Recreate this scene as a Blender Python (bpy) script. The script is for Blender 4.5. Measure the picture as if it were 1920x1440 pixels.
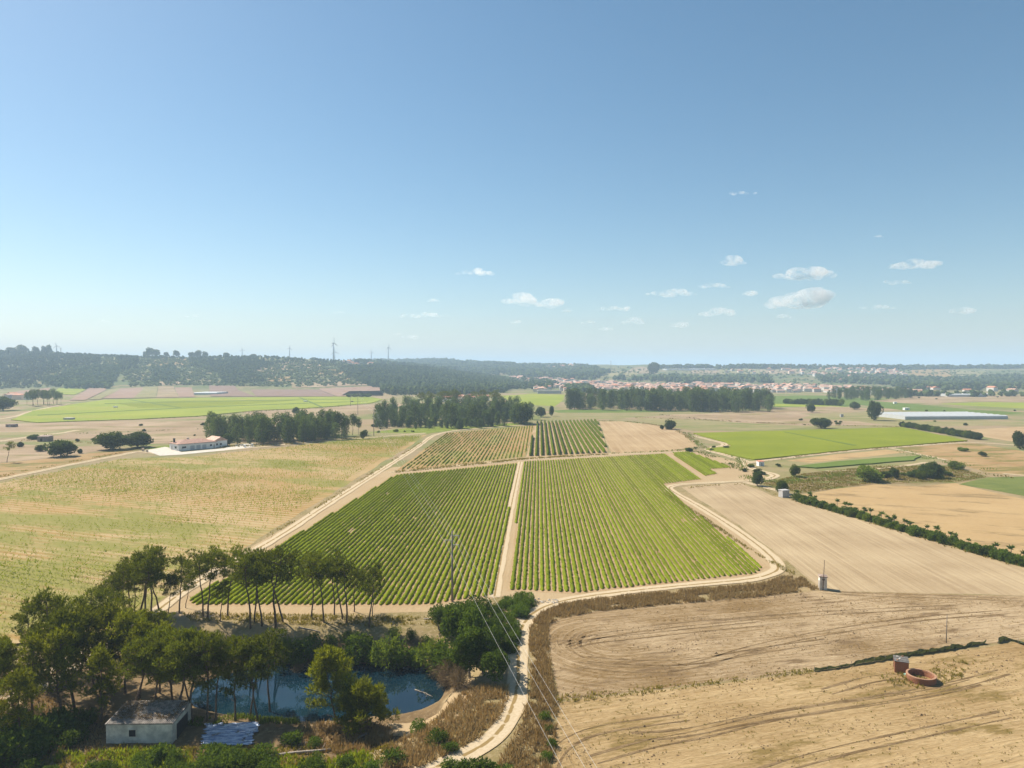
import bpy, math, random
import numpy as np
R = math.radians
rng = np.random.default_rng(7)
random.seed(7)
sc = bpy.context.scene
for o in list(bpy.data.objects):
    bpy.data.objects.remove(o)
COL = sc.collection

# ------------------------------------------------------------------ camera
F = 1331.0; CAMH = 50.0; HOR = 688.0
PITCH = math.atan((720 - HOR) / F)
cam = bpy.data.cameras.new('camera'); cam.sensor_width = 36; cam.lens = 36 * F / 1920
cam.clip_end = 80000; cam.clip_start = 0.5
co = bpy.data.objects.new('camera', cam); COL.objects.link(co)
co.location = (0, 0, CAMH); co.rotation_euler = (R(90) - PITCH, 0, 0)
sc.camera = co
# ------------------------------------------------------------------ sky, sun, exposure
SUN_AZ, SUN_EL = R(-57), R(47)          # azimuth from +Y, clockwise
w = bpy.data.worlds.new('World'); sc.world = w; w.use_nodes = True
nt = w.node_tree
sky = nt.nodes.new('ShaderNodeTexSky'); sky.sky_type = 'NISHITA'; sky.sun_disc = False
sky.sun_elevation = SUN_EL; sky.sun_rotation = SUN_AZ
sky.altitude = 50; sky.air_density = 1.0; sky.dust_density = 0.6; sky.ozone_density = 2.2
bg = nt.nodes['Background']; bg.inputs[1].default_value = 0.066
hs = nt.nodes.new('ShaderNodeHueSaturation'); hs.inputs['Saturation'].default_value = 1.12; hs.inputs['Hue'].default_value = 0.487
nt.links.new(sky.outputs[0], hs.inputs['Color']); nt.links.new(hs.outputs[0], bg.inputs[0])
sun = bpy.data.lights.new('sun', 'SUN'); sun.energy = 5.0; sun.angle = R(0.53); sun.color = (1.0, 0.93, 0.82)
so = bpy.data.objects.new('sun', sun); COL.objects.link(so)
so.rotation_euler = (R(90) - SUN_EL, 0, -SUN_AZ + math.pi)
so.location = (-300, 200, 400)
sc.view_settings.view_transform = 'Standard'; sc.view_settings.look = 'None'
sc.view_settings.exposure = 0.85; sc.view_settings.gamma = 1
sc.view_settings.use_curve_mapping = False
cy = sc.cycles
cy.max_bounces = 6; cy.diffuse_bounces = 3; cy.glossy_bounces = 3; cy.transmission_bounces = 4
cy.transparent_max_bounces = 8; cy.volume_bounces = 1
cy.use_denoising = True; cy.use_adaptive_sampling = True; cy.adaptive_threshold = 0.02

def ORD(n):
    one_ = ['', 'first', 'second', 'third', 'fourth', 'fifth', 'sixth', 'seventh', 'eighth', 'ninth', 'tenth', 'eleventh', 'twelfth', 'thirteenth', 'fourteenth', 'fifteenth', 'sixteenth', 'seventeenth', 'eighteenth', 'nineteenth']
    ten = {2: ('twenty', 'twentieth'), 3: ('thirty', 'thirtieth'), 4: ('forty', 'fortieth'), 5: ('fifty', 'fiftieth'), 6: ('sixty', 'sixtieth'), 7: ('seventy', 'seventieth'), 8: ('eighty', 'eightieth'), 9: ('ninety', 'ninetieth')}
    if n < 20: return one_[n]
    return ten[n // 10][1] if n % 10 == 0 else ten[n // 10][0] + '-' + one_[n % 10]
# ------------------------------------------------------------------ small maths
def sstep(a, b, x):
    t = np.clip((x - a) / (b - a), 0, 1); return t * t * (3 - 2 * t)
def vnoise(x, y, seed=0):
    xi = np.floor(x).astype(np.int64); yi = np.floor(y).astype(np.int64)
    fx = x - xi; fy = y - yi; fx = fx * fx * (3 - 2 * fx); fy = fy * fy * (3 - 2 * fy)
    def hsh(a, b):
        n = (a * 374761393 + b * 668265263 + seed * 974711) & 0x7fffffff
        n = ((n ^ (n >> 13)) * 1274126177) & 0x7fffffff
        return ((n ^ (n >> 16)) & 0xffff) / 65535.0
    return (hsh(xi, yi) * (1 - fx) + hsh(xi + 1, yi) * fx) * (1 - fy) + (hsh(xi, yi + 1) * (1 - fx) + hsh(xi + 1, yi + 1) * fx) * fy
def fbm(x, y, seed=0, oct=3):
    s = 0; a = 0.5
    for k in range(oct):
        s = s + a * (vnoise(x * 2 ** k, y * 2 ** k, seed + k) - 0.5); a *= 0.5
    return s
# ------------------------------------------------------------------ terrain height
WATER = -4.0
A_X = [-900, 0, 100, 190, 290, 400, 480, 560, 640, 700, 760, 840, 920, 980]
A_Y = [655, 661, 664, 669, 670, 672, 671, 674, 679, 684, 690, 699, 709, 716]
B_X = [-900, 600, 700, 830, 900, 960, 1040, 1080, 1200, 1300, 1500, 1600, 1920, 2800]
B_Y = [677, 677, 677, 675, 680, 684, 687, 685, 685, 687, 687, 687, 686, 686]
def H(x, y):
    x = np.asarray(x, float); y = np.asarray(y, float)
    yy = np.maximum(y, 1.0); xi = 960 + F * x / yy
    za = np.maximum(CAMH + (HOR - np.interp(xi, A_X, A_Y)) / F * 2400, 0)
    a = za * sstep(1480, 2450, yy) ** 0.8
    drb = np.interp(xi, [800, 1150], [4800, 3500]); dfb = np.interp(xi, [800, 1150], [2300, 1850])
    zb = CAMH + (HOR - np.interp(xi, B_X, B_Y)) / F * drb
    t = np.clip((yy - dfb) / (drb - dfb), 0, 1)
    b = zb * (0.55 * t + 0.45 * t * t * (3 - 2 * t))
    h = np.maximum(a, b)
    far = sstep(1500, 1900, yy)
    h = h + far * (fbm(x / 260, y / 260, 3) * 22 + fbm(x / 70, y / 70, 9, 2) * 6) * np.clip(h / 40, 0, 1)
    h = h * (1 - 0.35 * sstep(5200, 9000, yy))
    # hollow with the pond
    n = fbm(x / 9, y / 9, 21, 2)
    xb = np.interp(y, [70, 85, 90, 96, 105, 120, 140], [-46, -30, -19, -11, -6, -5, -5])
    low = sstep(138.5, 126.5, y + n * 5) * sstep(0, -8.5, x - xb + n * 4) * (1 - 0.85 * sstep(-62, -88, x))
    low = low * sstep(55, 85, y)
    e = np.sqrt(((x + 31) / 22.5) ** 2 + ((y - 117.6) / 10.4) ** 2) + n * 0.16
    hole = sstep(1.28, 0.72, e)
    near = (np.abs(x) < 200) & (y < 220)
    return np.where(near, -3.0 * low - 2.4 * hole + low * fbm(x / 3, y / 3, 31, 2) * 0.5, h)
CP, SP = math.cos(PITCH), math.sin(PITCH)
TS = np.geomspace(45, 11000, 900)
def P(px, py, dz=0.0):
    u = (px - 960) / F; v = (720 - py) / F
    d = (u, v * SP + CP, v * CP - SP)
    X = d[0] * TS; Y = d[1] * TS; Z = CAMH + d[2] * TS
    g = Z - H(X, Y)
    k = np.argmax(g < 0)
    if g[k] >= 0: k = len(TS) - 1
    if k == 0: k = 1
    f = g[k - 1] / (g[k - 1] - g[k])
    t = TS[k - 1] + f * (TS[k] - TS[k - 1])
    x, y = d[0] * t, d[1] * t
    return (x, y, float(H(x, y)) + dz)
def PY(px, py, Y):                      # point on the ray at a given distance
    u = (px - 960) / F; v = (720 - py) / F
    t = Y / (v * SP + CP)
    return (u * t, Y, CAMH + (v * CP - SP) * t)
def proj(x, y, z):
    zc = z - CAMH
    fwd = y * CP - zc * SP; up = y * SP + zc * CP
    return 960 + F * x / fwd, 720 - F * up / fwd
def inpoly(px, py, poly):
    px = np.asarray(px); py = np.asarray(py); r = np.zeros(px.shape, bool); n = len(poly)
    for i in range(n):
        x0, y0 = poly[i]; x1, y1 = poly[(i + 1) % n]
        if y0 == y1: continue
        c = ((y0 > py) != (y1 > py)) & (px < (x1 - x0) * (py - y0) / (y1 - y0) + x0)
        r ^= c
    return r

# ------------------------------------------------------------------ mesh helpers
class MB:
    def __init__(s): s.v = []; s.q = []; s.t = []; s.n = 0; s.uv = []
    def add(s, v, f, uv=None):
        v = np.asarray(v, float).reshape(-1, 3); f = np.asarray(f, int)
        if f.size:
            (s.q if f.shape[1] == 4 else s.t).append(f + s.n)
        s.v.append(v); s.n += len(v)
        s.uv.append(np.zeros((len(v), 2)) if uv is None else np.asarray(uv, float))
    def box(s, c, d, rz=0.0):
        x, y, z = np.array(d) / 2
        v = np.array([(-x,-y,-z),(x,-y,-z),(x,y,-z),(-x,y,-z),(-x,-y,z),(x,-y,z),(x,y,z),(-x,y,z)])
        cr, sr = math.cos(rz), math.sin(rz)
        v = np.stack([v[:,0]*cr - v[:,1]*sr, v[:,0]*sr + v[:,1]*cr, v[:,2]], 1) + np.array(c)
        s.add(v, [(0,3,2,1),(4,5,6,7),(0,1,5,4),(1,2,6,5),(2,3,7,6),(3,0,4,7)])
    def tube(s, pts, rad, sides=6, cap=True):
        pts = np.asarray(pts, float); n = len(pts); rad = np.broadcast_to(rad, (n,))
        d = np.gradient(pts, axis=0); d /= np.linalg.norm(d, axis=1)[:, None] + 1e-9
        ref = np.array([0, 0, 1.0]) if abs(d[:, 2]).mean() < 0.9 else np.array([1.0, 0, 0])
        a = np.cross(d, ref); a /= np.linalg.norm(a, axis=1)[:, None] + 1e-9; b = np.cross(d, a)
        th = np.arange(sides) / sides * 2 * math.pi
        ring = pts[:, None] + rad[:, None, None] * (np.cos(th)[None, :, None] * a[:, None] + np.sin(th)[None, :, None] * b[:, None])
        i = np.arange(n - 1)[:, None] * sides; j = np.arange(sides)[None]; k = (j + 1) % sides
        f = np.stack([i + j, i + k, i + k + sides, i + j + sides], -1).reshape(-1, 4)
        s.add(ring.reshape(-1, 3), f)
        if cap:
            m = s.n
            s.v.append(pts[[0, -1]]); s.uv.append(np.zeros((2, 2))); s.n += 2
            base = m - n * sides
            jj = np.arange(sides); kk = (jj + 1) % sides
            s.t.append(np.stack([np.full(sides, m), base + kk, base + jj], 1))
            e = base + (n - 1) * sides
            s.t.append(np.stack([np.full(sides, m + 1), e + jj, e + kk], 1))
    def mesh(s, name, smooth=False, uv=False):
        me = bpy.data.meshes.new(name)
        v = np.concatenate(s.v) if s.v else np.zeros((0, 3))
        q = np.concatenate(s.q) if s.q else np.zeros((0, 4), int)
        t = np.concatenate(s.t) if s.t else np.zeros((0, 3), int)
        li = np.concatenate([q.ravel(), t.ravel()])
        st = np.concatenate([np.arange(len(q)) * 4, len(q) * 4 + np.arange(len(t)) * 3])
        me.vertices.add(len(v)); me.vertices.foreach_set('co', v.ravel())
        me.loops.add(len(li)); me.loops.foreach_set('vertex_index', li.astype(np.int32))
        me.polygons.add(len(st)); me.polygons.foreach_set('loop_start', st.astype(np.int32))
        me.polygons.foreach_set('use_smooth', np.full(len(st), bool(smooth)))
        if uv:
            l = me.uv_layers.new(name='UVMap'); l.data.foreach_set('uv', np.concatenate(s.uv)[li].ravel())
        me.update(calc_edges=True)
        return me
def link(name, me, mat=None, parent=None, loc=None, rz=None, scale=None):
    o = bpy.data.objects.new(name, me); COL.objects.link(o)
    if mat is not None and me is not None and not me.materials: me.materials.append(mat)
    if parent is not None: o.parent = parent
    if loc is not None: o.location = loc
    if rz is not None: o.rotation_euler = (0, 0, rz)
    if scale is not None: o.scale = scale if hasattr(scale, '__len__') else (scale,) * 3
    return o
def tag(o, label=None, cat=None, group=None, kind=None):
    if label: o['label'] = label
    if cat: o['category'] = cat
    if group: o['group'] = group
    if kind: o['kind'] = kind
    return o

# ------------------------------------------------------------------ materials
MATS = {}
def new_mat(name):
    m = bpy.data.materials.new(name); m.use_nodes = True; MATS[name] = m
    n = m.node_tree; n.nodes.clear()
    out = n.nodes.new('ShaderNodeOutputMaterial'); return m, n, out
class NG:
    def __init__(s, n): s.n = n
    def node(s, t, **k):
        x = s.n.nodes.new(t)
        for a, b in k.items(): setattr(x, a, b)
        return x
    def lk(s, a, b): s.n.links.new(a, b)
    def math(s, op, a, b=None, c=None, clamp=False):
        x = s.node('ShaderNodeMath', operation=op, use_clamp=clamp)
        for i, q in enumerate((a, b, c)):
            if q is None: continue
            if isinstance(q, (int, float)): x.inputs[i].default_value = q
            else: s.lk(q, x.inputs[i])
        return x.outputs[0]
    def mix(s, f, a, b, blend='MIX'):
        x = s.node('ShaderNodeMix', data_type='RGBA', blend_type=blend)
        for i, q in ((0, f), (6, a), (7, b)):
            if isinstance(q, (int, float)): x.inputs[i].default_value = q
            elif isinstance(q, tuple): x.inputs[i].default_value = (*q[:3], 1)
            else: s.lk(q, x.inputs[i])
        return x.outputs[2]
    def noise(s, vec, scale, detail=3, rough=0.55, dist=0.0):
        x = s.node('ShaderNodeTexNoise'); x.inputs['Scale'].default_value = scale; x.inputs['Detail'].default_value = detail
        x.inputs['Roughness'].default_value = rough; x.inputs['Distortion'].default_value = dist
        if vec is not None: s.lk(vec, x.inputs['Vector'])
        return x.outputs['Fac']
    def pos(s): return s.node('ShaderNodeNewGeometry').outputs['Position']
    def maprot(s, vec, ang, sx, sy, sz=1.0):
        r = s.node('ShaderNodeVectorRotate', rotation_type='Z_AXIS'); r.inputs['Angle'].default_value = ang; s.lk(vec, r.inputs[0])
        m = s.node('ShaderNodeVectorMath', operation='MULTIPLY'); m.inputs[1].default_value = (sx, sy, sz); s.lk(r.outputs[0], m.inputs[0])
        return m.outputs[0]
    def ramp(s, f, lo, hi):
        x = s.node('ShaderNodeMapRange', interpolation_type='SMOOTHSTEP'); s.lk(f, x.inputs[0])
        x.inputs[1].default_value = lo; x.inputs[2].default_value = hi; return x.outputs[0]
    def bsdf(s, out, col, rough=0.9, bump=None, bs=0.5, bd=0.1, spec=0.2, metal=0.0):
        b = s.node('ShaderNodeBsdfPrincipled')
        if isinstance(col, tuple): b.inputs['Base Color'].default_value = (*col[:3], 1)
        else: s.lk(col, b.inputs['Base Color'])
        b.inputs['Roughness'].default_value = rough; b.inputs['Specular IOR Level'].default_value = spec
        b.inputs['Metallic'].default_value = metal
        if bump is not None:
            bp = s.node('ShaderNodeBump'); bp.inputs['Strength'].default_value = bs; bp.inputs['Distance'].default_value = bd
            s.lk(bump, bp.inputs['Height']); s.lk(bp.outputs[0], b.inputs['Normal'])
        s.lk(b.outputs[0], out.inputs[0]); return b
def plain(name, col, rough=0.8, var=0.25, scale=2.0, spec=0.3, metal=0.0, objvar=0.0):
    m, n, out = new_mat(name); g = NG(n)
    tc = g.node('ShaderNodeTexCoord').outputs['Object']
    f = g.noise(tc, scale, 5, 0.6); dark = tuple(c * (1 - var) for c in col); lite = tuple(min(c * (1 + var), 0.95) for c in col)
    c = g.mix(g.ramp(f, 0.3, 0.7), dark, lite)
    if objvar:
        r = g.node('ShaderNodeObjectInfo').outputs['Random']
        k = g.math('MULTIPLY_ADD', r, objvar * 2, 1 - objvar)
        cc = g.node('ShaderNodeCombineXYZ'); [g.lk(k, cc.inputs[i]) for i in range(3)]
        c = g.mix(1.0, c, cc.outputs[0], 'MULTIPLY')
    g.bsdf(out, c, rough, f, 0.25, 0.03, spec, metal); return m
def leaf(name, c1, c2, trans=0.35, objvar=0.25, tcol=None):
    m, n, out = new_mat(name); g = NG(n)
    geo = g.node('ShaderNodeNewGeometry')
    r = g.node('ShaderNodeObjectInfo').outputs['Random']
    big = g.math('ADD', g.math('MULTIPLY', g.noise(geo.outputs['Position'], 0.3, 2), .6), g.math('MULTIPLY', g.noise(geo.outputs['Position'], 2.2, 2), .45))
    f = g.math('ADD', g.math('MULTIPLY', geo.outputs['Random Per Island'], 0.65), g.math('MULTIPLY_ADD', big, 1.0, -0.3), clamp=True)
    c = g.mix(f, c1, c2)
    k = g.math('MULTIPLY_ADD', r, objvar * 2, 1 - objvar)
    cc = g.node('ShaderNodeCombineXYZ'); [g.lk(k, cc.inputs[i]) for i in range(3)]
    c = g.mix(1.0, c, cc.outputs[0], 'MULTIPLY')
    d = g.node('ShaderNodeBsdfDiffuse'); g.lk(c, d.inputs[0])
    t = g.node('ShaderNodeBsdfTranslucent'); tc = g.mix(1.0, c, tcol or (1.5, 1.35, 0.6), 'MULTIPLY'); g.lk(tc, t.inputs[0])
    mx = g.node('ShaderNodeMixShader'); mx.inputs[0].default_value = trans
    g.lk(d.outputs[0], mx.inputs[1]); g.lk(t.outputs[0], mx.inputs[2]); g.lk(mx.outputs[0], out.inputs[0]); return m
def soil(name, c1, c2, ang=0.0, sp=1.5, amt=0.8, patch=40.0, pamt=0.8, c3=None, c3t=0.6, c3s=12.0, fine=0.5, stretch=45.0, bump=0.4, stadium=None, wob=0.0, wave=None):
    kk = lambda c: c if c is None or c[1] > c[0] else tuple(q * .84 for q in c)
    c1, c2, c3 = kk(c1), kk(c2), kk(c3)
    m, n, out = new_mat(name); g = NG(n); p = g.pos()
    if stadium:                          # tractor lines that run round the end of the field
        (sx, sy) = stadium
        sub = g.node('ShaderNodeVectorMath', operation='SUBTRACT'); g.lk(p, sub.inputs[0]); sub.inputs[1].default_value = (sx, sy, 0)
        rt = g.node('ShaderNodeVectorRotate', rotation_type='Z_AXIS'); rt.inputs['Angle'].default_value = -ang; g.lk(sub.outputs[0], rt.inputs[0])
        sx_ = g.node('ShaderNodeSeparateXYZ'); g.lk(rt.outputs[0], sx_.inputs[0])
        u = g.math('MINIMUM', sx_.outputs[0], 0.0); u2 = g.math('MULTIPLY', u, u); v2 = g.math('MULTIPLY', sx_.outputs[1], sx_.outputs[1])
        rr = g.math('SQRT', g.math('ADD', u2, v2))
        wb = g.math('MULTIPLY', g.noise(p, 0.05, 2), 1.2); rr = g.math('ADD', rr, wb)
        cb = g.node('ShaderNodeCombineXYZ'); g.lk(g.math('MULTIPLY', sx_.outputs[0], 1 / stretch / sp), cb.inputs[0]); g.lk(g.math('MULTIPLY', rr, 1 / sp), cb.inputs[1])
        sv = cb.outputs[0]
    else:
        pv = p
        if wob:
            nn = g.noise(p, 0.03, 2); cb = g.node('ShaderNodeCombineXYZ'); g.lk(g.math('MULTIPLY', nn, wob), cb.inputs[1])
            ad = g.node('ShaderNodeVectorMath', operation='ADD'); g.lk(p, ad.inputs[0]); g.lk(cb.outputs[0], ad.inputs[1]); pv = ad.outputs[0]
        sv = g.maprot(pv, -ang, 1 / (sp * stretch), 1 / sp, 0.0)
    st = g.noise(sv, 1.0, 6, 0.75)
    pt = g.noise(p, 1 / patch, 4, 0.6); fn = g.noise(g.maprot(p, -ang, 0.7, 2.0), 1.0, 5, 0.7)
    f = g.math('MULTIPLY_ADD', g.math('SUBTRACT', st, 0.5), amt * 2.2, 0.5)
    f = g.math('MULTIPLY_ADD', g.math('SUBTRACT', pt, 0.5), pamt * 2.4, f)
    f = g.math('MULTIPLY_ADD', g.math('SUBTRACT', fn, 0.5), fine * 2.0, f, clamp=True)
    if wave:
        sw = g.node('ShaderNodeSeparateXYZ'); g.lk(g.maprot(p, -ang, 1, 2 * math.pi / wave), sw.inputs[0])
        f = g.math('MULTIPLY_ADD', g.math('COSINE', sw.outputs[1]), -0.42, f, clamp=True)
    c = g.mix(f, c1, c2)
    if c3 is not None:
        q = g.noise(g.maprot(p, -ang, 0.35, 1.0), 1 / c3s, 6, 0.72)
        c = g.mix(g.ramp(q, c3t - 0.05, c3t + 0.07), c, c3)
    hgt = g.math('ADD', g.math('MULTIPLY', st, 1.2), g.math('MULTIPLY', fn, 0.8))
    g.bsdf(out, c, 0.95, hgt, bump, 0.35, 0.1); return m

VD = R(2.2)                               # direction of the vine rows, clockwise from +Y
AV = math.pi / 2 - VD                     # the same as a maths angle
def m_ground():
    m, n, out = new_mat('ground'); g = NG(n); p = g.pos()
    sep = g.node('ShaderNodeSeparateXYZ'); g.lk(p, sep.inputs[0])
    a = g.noise(p, 1 / 90, 6, 0.65); b = g.noise(p, 1 / 14, 6, 0.7); f = g.noise(p, 1.3, 5, 0.7)
    near = g.mix(g.ramp(b, 0.35, 0.65), (0.29, 0.21, 0.11), (0.17, 0.135, 0.05))
    near = g.mix(g.ramp(f, 0.45, 0.75), near, (0.34, 0.26, 0.15))
    hill = g.mix(g.ramp(a, 0.42, 0.6), (0.10, 0.12, 0.04), (0.24, 0.18, 0.09))
    hill = g.mix(g.ramp(b, 0.42, 0.62), hill, (0.075, 0.10, 0.032))
    mid = g.mix(g.ramp(a, 0.4, 0.6), (0.26, 0.19, 0.11), (0.15, 0.16, 0.05))
    c = g.mix(g.ramp(sep.outputs[1], 250, 420), near, mid)
    c = g.mix(g.ramp(sep.outputs[1], 1380, 1620), c, hill)
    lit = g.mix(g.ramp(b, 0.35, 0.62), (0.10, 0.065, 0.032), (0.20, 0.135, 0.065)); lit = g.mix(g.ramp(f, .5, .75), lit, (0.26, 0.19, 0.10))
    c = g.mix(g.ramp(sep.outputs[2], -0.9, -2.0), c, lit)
    g.bsdf(out, c, 0.95, f, 0.5, 0.3, 0.1); return m
M_GROUND = m_ground()
TAN = (0.43, 0.315, 0.18); SAND = (0.47, 0.36, 0.22)
M = {}
M['sand'] = soil('sandy_soil', (0.36, 0.25, 0.13), (0.45, 0.335, 0.195), AV, 1.2, 0.5, 20, 0.5, fine=0.6)
M['vinesoil'] = soil('vineyard_soil', (0.34, 0.22, 0.11), (0.45, 0.32, 0.18), AV, 0.8, 0.4, 25, 0.6, fine=0.6)
M['stubble'] = soil('stubble', (0.30, 0.21, 0.115), (0.49, 0.375, 0.225), AV, 0.9, 1.05, 30, 0.7, fine=0.3, stretch=70)
M['stubble2'] = soil('stubble_pale', (0.36, 0.235, 0.105), (0.48, 0.335, 0.165), R(-20), 1.2, 0.35, 26, 0.6, c3=(0.27, 0.185, 0.085), c3t=0.56, fine=0.9)
s1 = P(1150, 1205); s2 = P(1110, 1420)
M['plough'] = soil('ploughed', (0.23, 0.145, 0.06), (0.48, 0.355, 0.21), R(13.6), 0.8, 1.1, 30, 1.3, c3=(0.20, 0.13, 0.065), c3t=0.58, c3s=4.0, fine=1.0, stretch=30, bump=0.9, stadium=s1[:2])
M['plough2'] = soil('raked', (0.28, 0.18, 0.075), (0.47, 0.335, 0.17), R(16), 1.5, 1.0, 20, 0.9, c3=(0.22, 0.15, 0.05), c3t=0.575, c3s=6.0, fine=1.0, stretch=40, bump=0.8, stadium=s2[:2])
M['seed'] = soil('seedling_soil', (0.345, 0.21, 0.07), (0.425, 0.315, 0.16), R(-21), 1.5, 1.0, 60, 1.3, c3=(0.235, 0.215, 0.055), c3t=0.52, c3s=45, fine=0.4, stretch=60, wave=2.86)
M['orange'] = soil('orange_soil', (0.33, 0.185, 0.07), (0.37, 0.26, 0.11), AV, 2.1, 0.8, 30, 0.6, c3=(0.26, 0.225, 0.065), c3t=0.53, c3s=40)
M['tan_rows'] = soil('tan_rows', (0.31, 0.20, 0.095), (0.48, 0.35, 0.20), AV, 3.0, 1.2, 40, 0.6, fine=0.3)
M['crop'] = soil('green_crop', (0.125, 0.15, 0.006), (0.205, 0.225, 0.010), R(8), 1.6, 0.6, 50, 0.7, c3=(0.145, 0.175, 0.015), c3t=0.6, fine=0.5, bump=0.8)
M['crop2'] = soil('pale_crop', (0.16, 0.20, 0.02), (0.25, 0.27, 0.03), R(5), 3, 0.5, 90, 0.9, c3=(0.27, 0.27, 0.04), c3t=0.57, c3s=90, fine=0.3)
M['crop3'] = soil('dark_crop', (0.075, 0.115, 0.018), (0.125, 0.165, 0.03), R(5), 2, 0.5, 30, 0.7, fine=0.4)
M['dry'] = soil('dry_field', (0.25, 0.17, 0.095), (0.42, 0.31, 0.20), R(3), 3.5, 1.0, 60, 1.0, c3=(0.22, 0.18, 0.07), c3t=0.55, c3s=30)
M['dryolive'] = soil('dry_olive_field', (0.21, 0.19, 0.075), (0.32, 0.26, 0.13), R(3), 3.0, 0.6, 40, 0.8, c3=(0.15, 0.16, 0.045), c3t=0.56, c3s=30)
M['pinkish'] = soil('pink_soil', (0.27, 0.165, 0.115), (0.35, 0.235, 0.17), R(60), 4, 0.4, 60, 0.6)
M['mauve'] = soil('mauve_soil', (0.21, 0.13, 0.10), (0.27, 0.18, 0.135), R(40), 4, 0.4, 60, 0.6)
M['dryorange'] = soil('dry_orange', (0.29, 0.175, 0.07), (0.40, 0.27, 0.13), R(10), 2.5, 0.6, 25, 1.0, c3=(0.19, 0.16, 0.045), c3t=0.53, c3s=14)
M['olive_crop'] = soil('olive_crop', (0.085, 0.11, 0.025), (0.15, 0.165, 0.04), R(20), 2, 0.6, 15, 0.9, fine=0.6)
M['scrub'] = soil('scrub_soil', (0.19, 0.135, 0.065), (0.27, 0.19, 0.09), 0, 3, 0.2, 10, 0.9, c3=(0.13, 0.14, 0.035), c3t=0.52, c3s=8)
M['lush'] = soil('lush_grass', (0.13, 0.165, 0.02), (0.20, 0.225, 0.03), 0, 2, 0.2, 8, 0.9, c3=(0.08, 0.11, 0.015), c3t=0.55, c3s=3, bump=1.0)
M['paving'] = plain('pale_paving', (0.46, 0.41, 0.34), 0.85, 0.12, 0.4)
def m_road():
    m, n, out = new_mat('dirt_road'); g = NG(n); p = g.pos()
    uv = g.node('ShaderNodeUVMap').outputs[0]; sp = g.node('ShaderNodeSeparateXYZ'); g.lk(uv, sp.inputs[0])
    wob = g.noise(p, 0.25, 3); x = g.math('ABSOLUTE', g.math('ADD', sp.outputs[0], g.math('MULTIPLY_ADD', wob, 0.3, -0.15)))
    tr = g.math('SUBTRACT', 1.0, g.math('MULTIPLY', g.math('ABSOLUTE', g.math('SUBTRACT', x, 0.48)), 2.6), clamp=True)
    f = g.noise(p, 2.2, 6, 0.7)
    c = g.mix(g.ramp(f, 0.3, 0.7), (0.40, 0.31, 0.19), (0.48, 0.385, 0.26))
    cen = g.math('SUBTRACT', 1.0, g.math('MULTIPLY', x, 4.0), clamp=True)
    cen = g.ramp(g.math('MULTIPLY', cen, g.ramp(g.noise(p, 0.5, 5), 0.28, 0.5)), .15, .5)
    c = g.mix(cen, c, (0.23, 0.155, 0.06))
    edge = g.ramp(g.math('ADD', x, g.math('MULTIPLY_ADD', f, 0.5, -0.25)), 0.82, 1.02)
    c = g.mix(edge, c, (0.35, 0.25, 0.13))
    g.bsdf(out, c, 0.95, f, 0.4, 0.08, 0.1); return m
M_ROAD = m_road()
M_BARK = plain('pine_bark', (0.13, 0.085, 0.055), 0.95, 0.5, 6)
M_BARKG = plain('grey_bark', (0.20, 0.165, 0.13), 0.95, 0.4, 4)
M_DEAD = plain('dead_wood', (0.30, 0.25, 0.20), 0.95, 0.35, 5)
L_PINE = leaf('pine_needles', (0.03, 0.044, 0.008), (0.165, 0.195, 0.022), 0.38, 0.2)
L_PINE2 = leaf('bright_pine_needles', (0.035, 0.05, 0.007), (0.235, 0.26, 0.022), 0.4, 0.25)
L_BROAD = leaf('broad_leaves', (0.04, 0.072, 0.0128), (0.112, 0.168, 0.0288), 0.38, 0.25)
L_OAK = leaf('oak_leaves', (0.0352, 0.0608, 0.016), (0.088, 0.128, 0.0352), 0.33, 0.2)
L_EUC = leaf('eucalyptus_leaves', (0.0448, 0.0768, 0.032), (0.12, 0.168, 0.0608), 0.38, 0.28)
L_EUCY = leaf('young_eucalyptus_leaves', (0.056, 0.098, 0.0224), (0.147, 0.21, 0.042), 0.4, 0.25)
L_SHRUB = leaf('shrub_leaves', (0.07, 0.105, 0.0168), (0.168, 0.224, 0.035), 0.4, 0.3)
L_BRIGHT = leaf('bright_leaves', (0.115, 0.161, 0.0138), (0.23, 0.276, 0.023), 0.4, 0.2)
L_VINE = leaf('vine_leaves', (0.14, 0.18, 0.010), (0.24, 0.275, 0.018), 0.32, 0.13)
L_VINE2 = leaf('low_vine_leaves', (0.115, 0.155, 0.010), (0.21, 0.245, 0.018), 0.3, 0.2)
L_VINED = leaf('dark_vine_leaves', (0.075, 0.11, 0.008), (0.16, 0.20, 0.016), 0.35, 0.15)
L_DRY = leaf('dry_grass', (0.21, 0.145, 0.058), (0.40, 0.30, 0.145), 0.3, 0.1, (1.2, 1.0, 0.7))
L_DRYG = leaf('half_dry_grass', (0.14, 0.13, 0.03), (0.27, 0.22, 0.06), 0.35, 0.1)
L_BRUSH = leaf('brown_brush', (0.12, 0.085, 0.045), (0.25, 0.18, 0.10), 0.2, 0.2, (1, 1, 1))
L_FAR = leaf('far_wood_leaves', (0.03, 0.055, 0.02), (0.12, 0.15, 0.045), 0.2, 0.3)
L_FARS = leaf('far_scrub_leaves', (0.06, 0.085, 0.025), (0.16, 0.18, 0.055), 0.2, 0.2)

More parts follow.
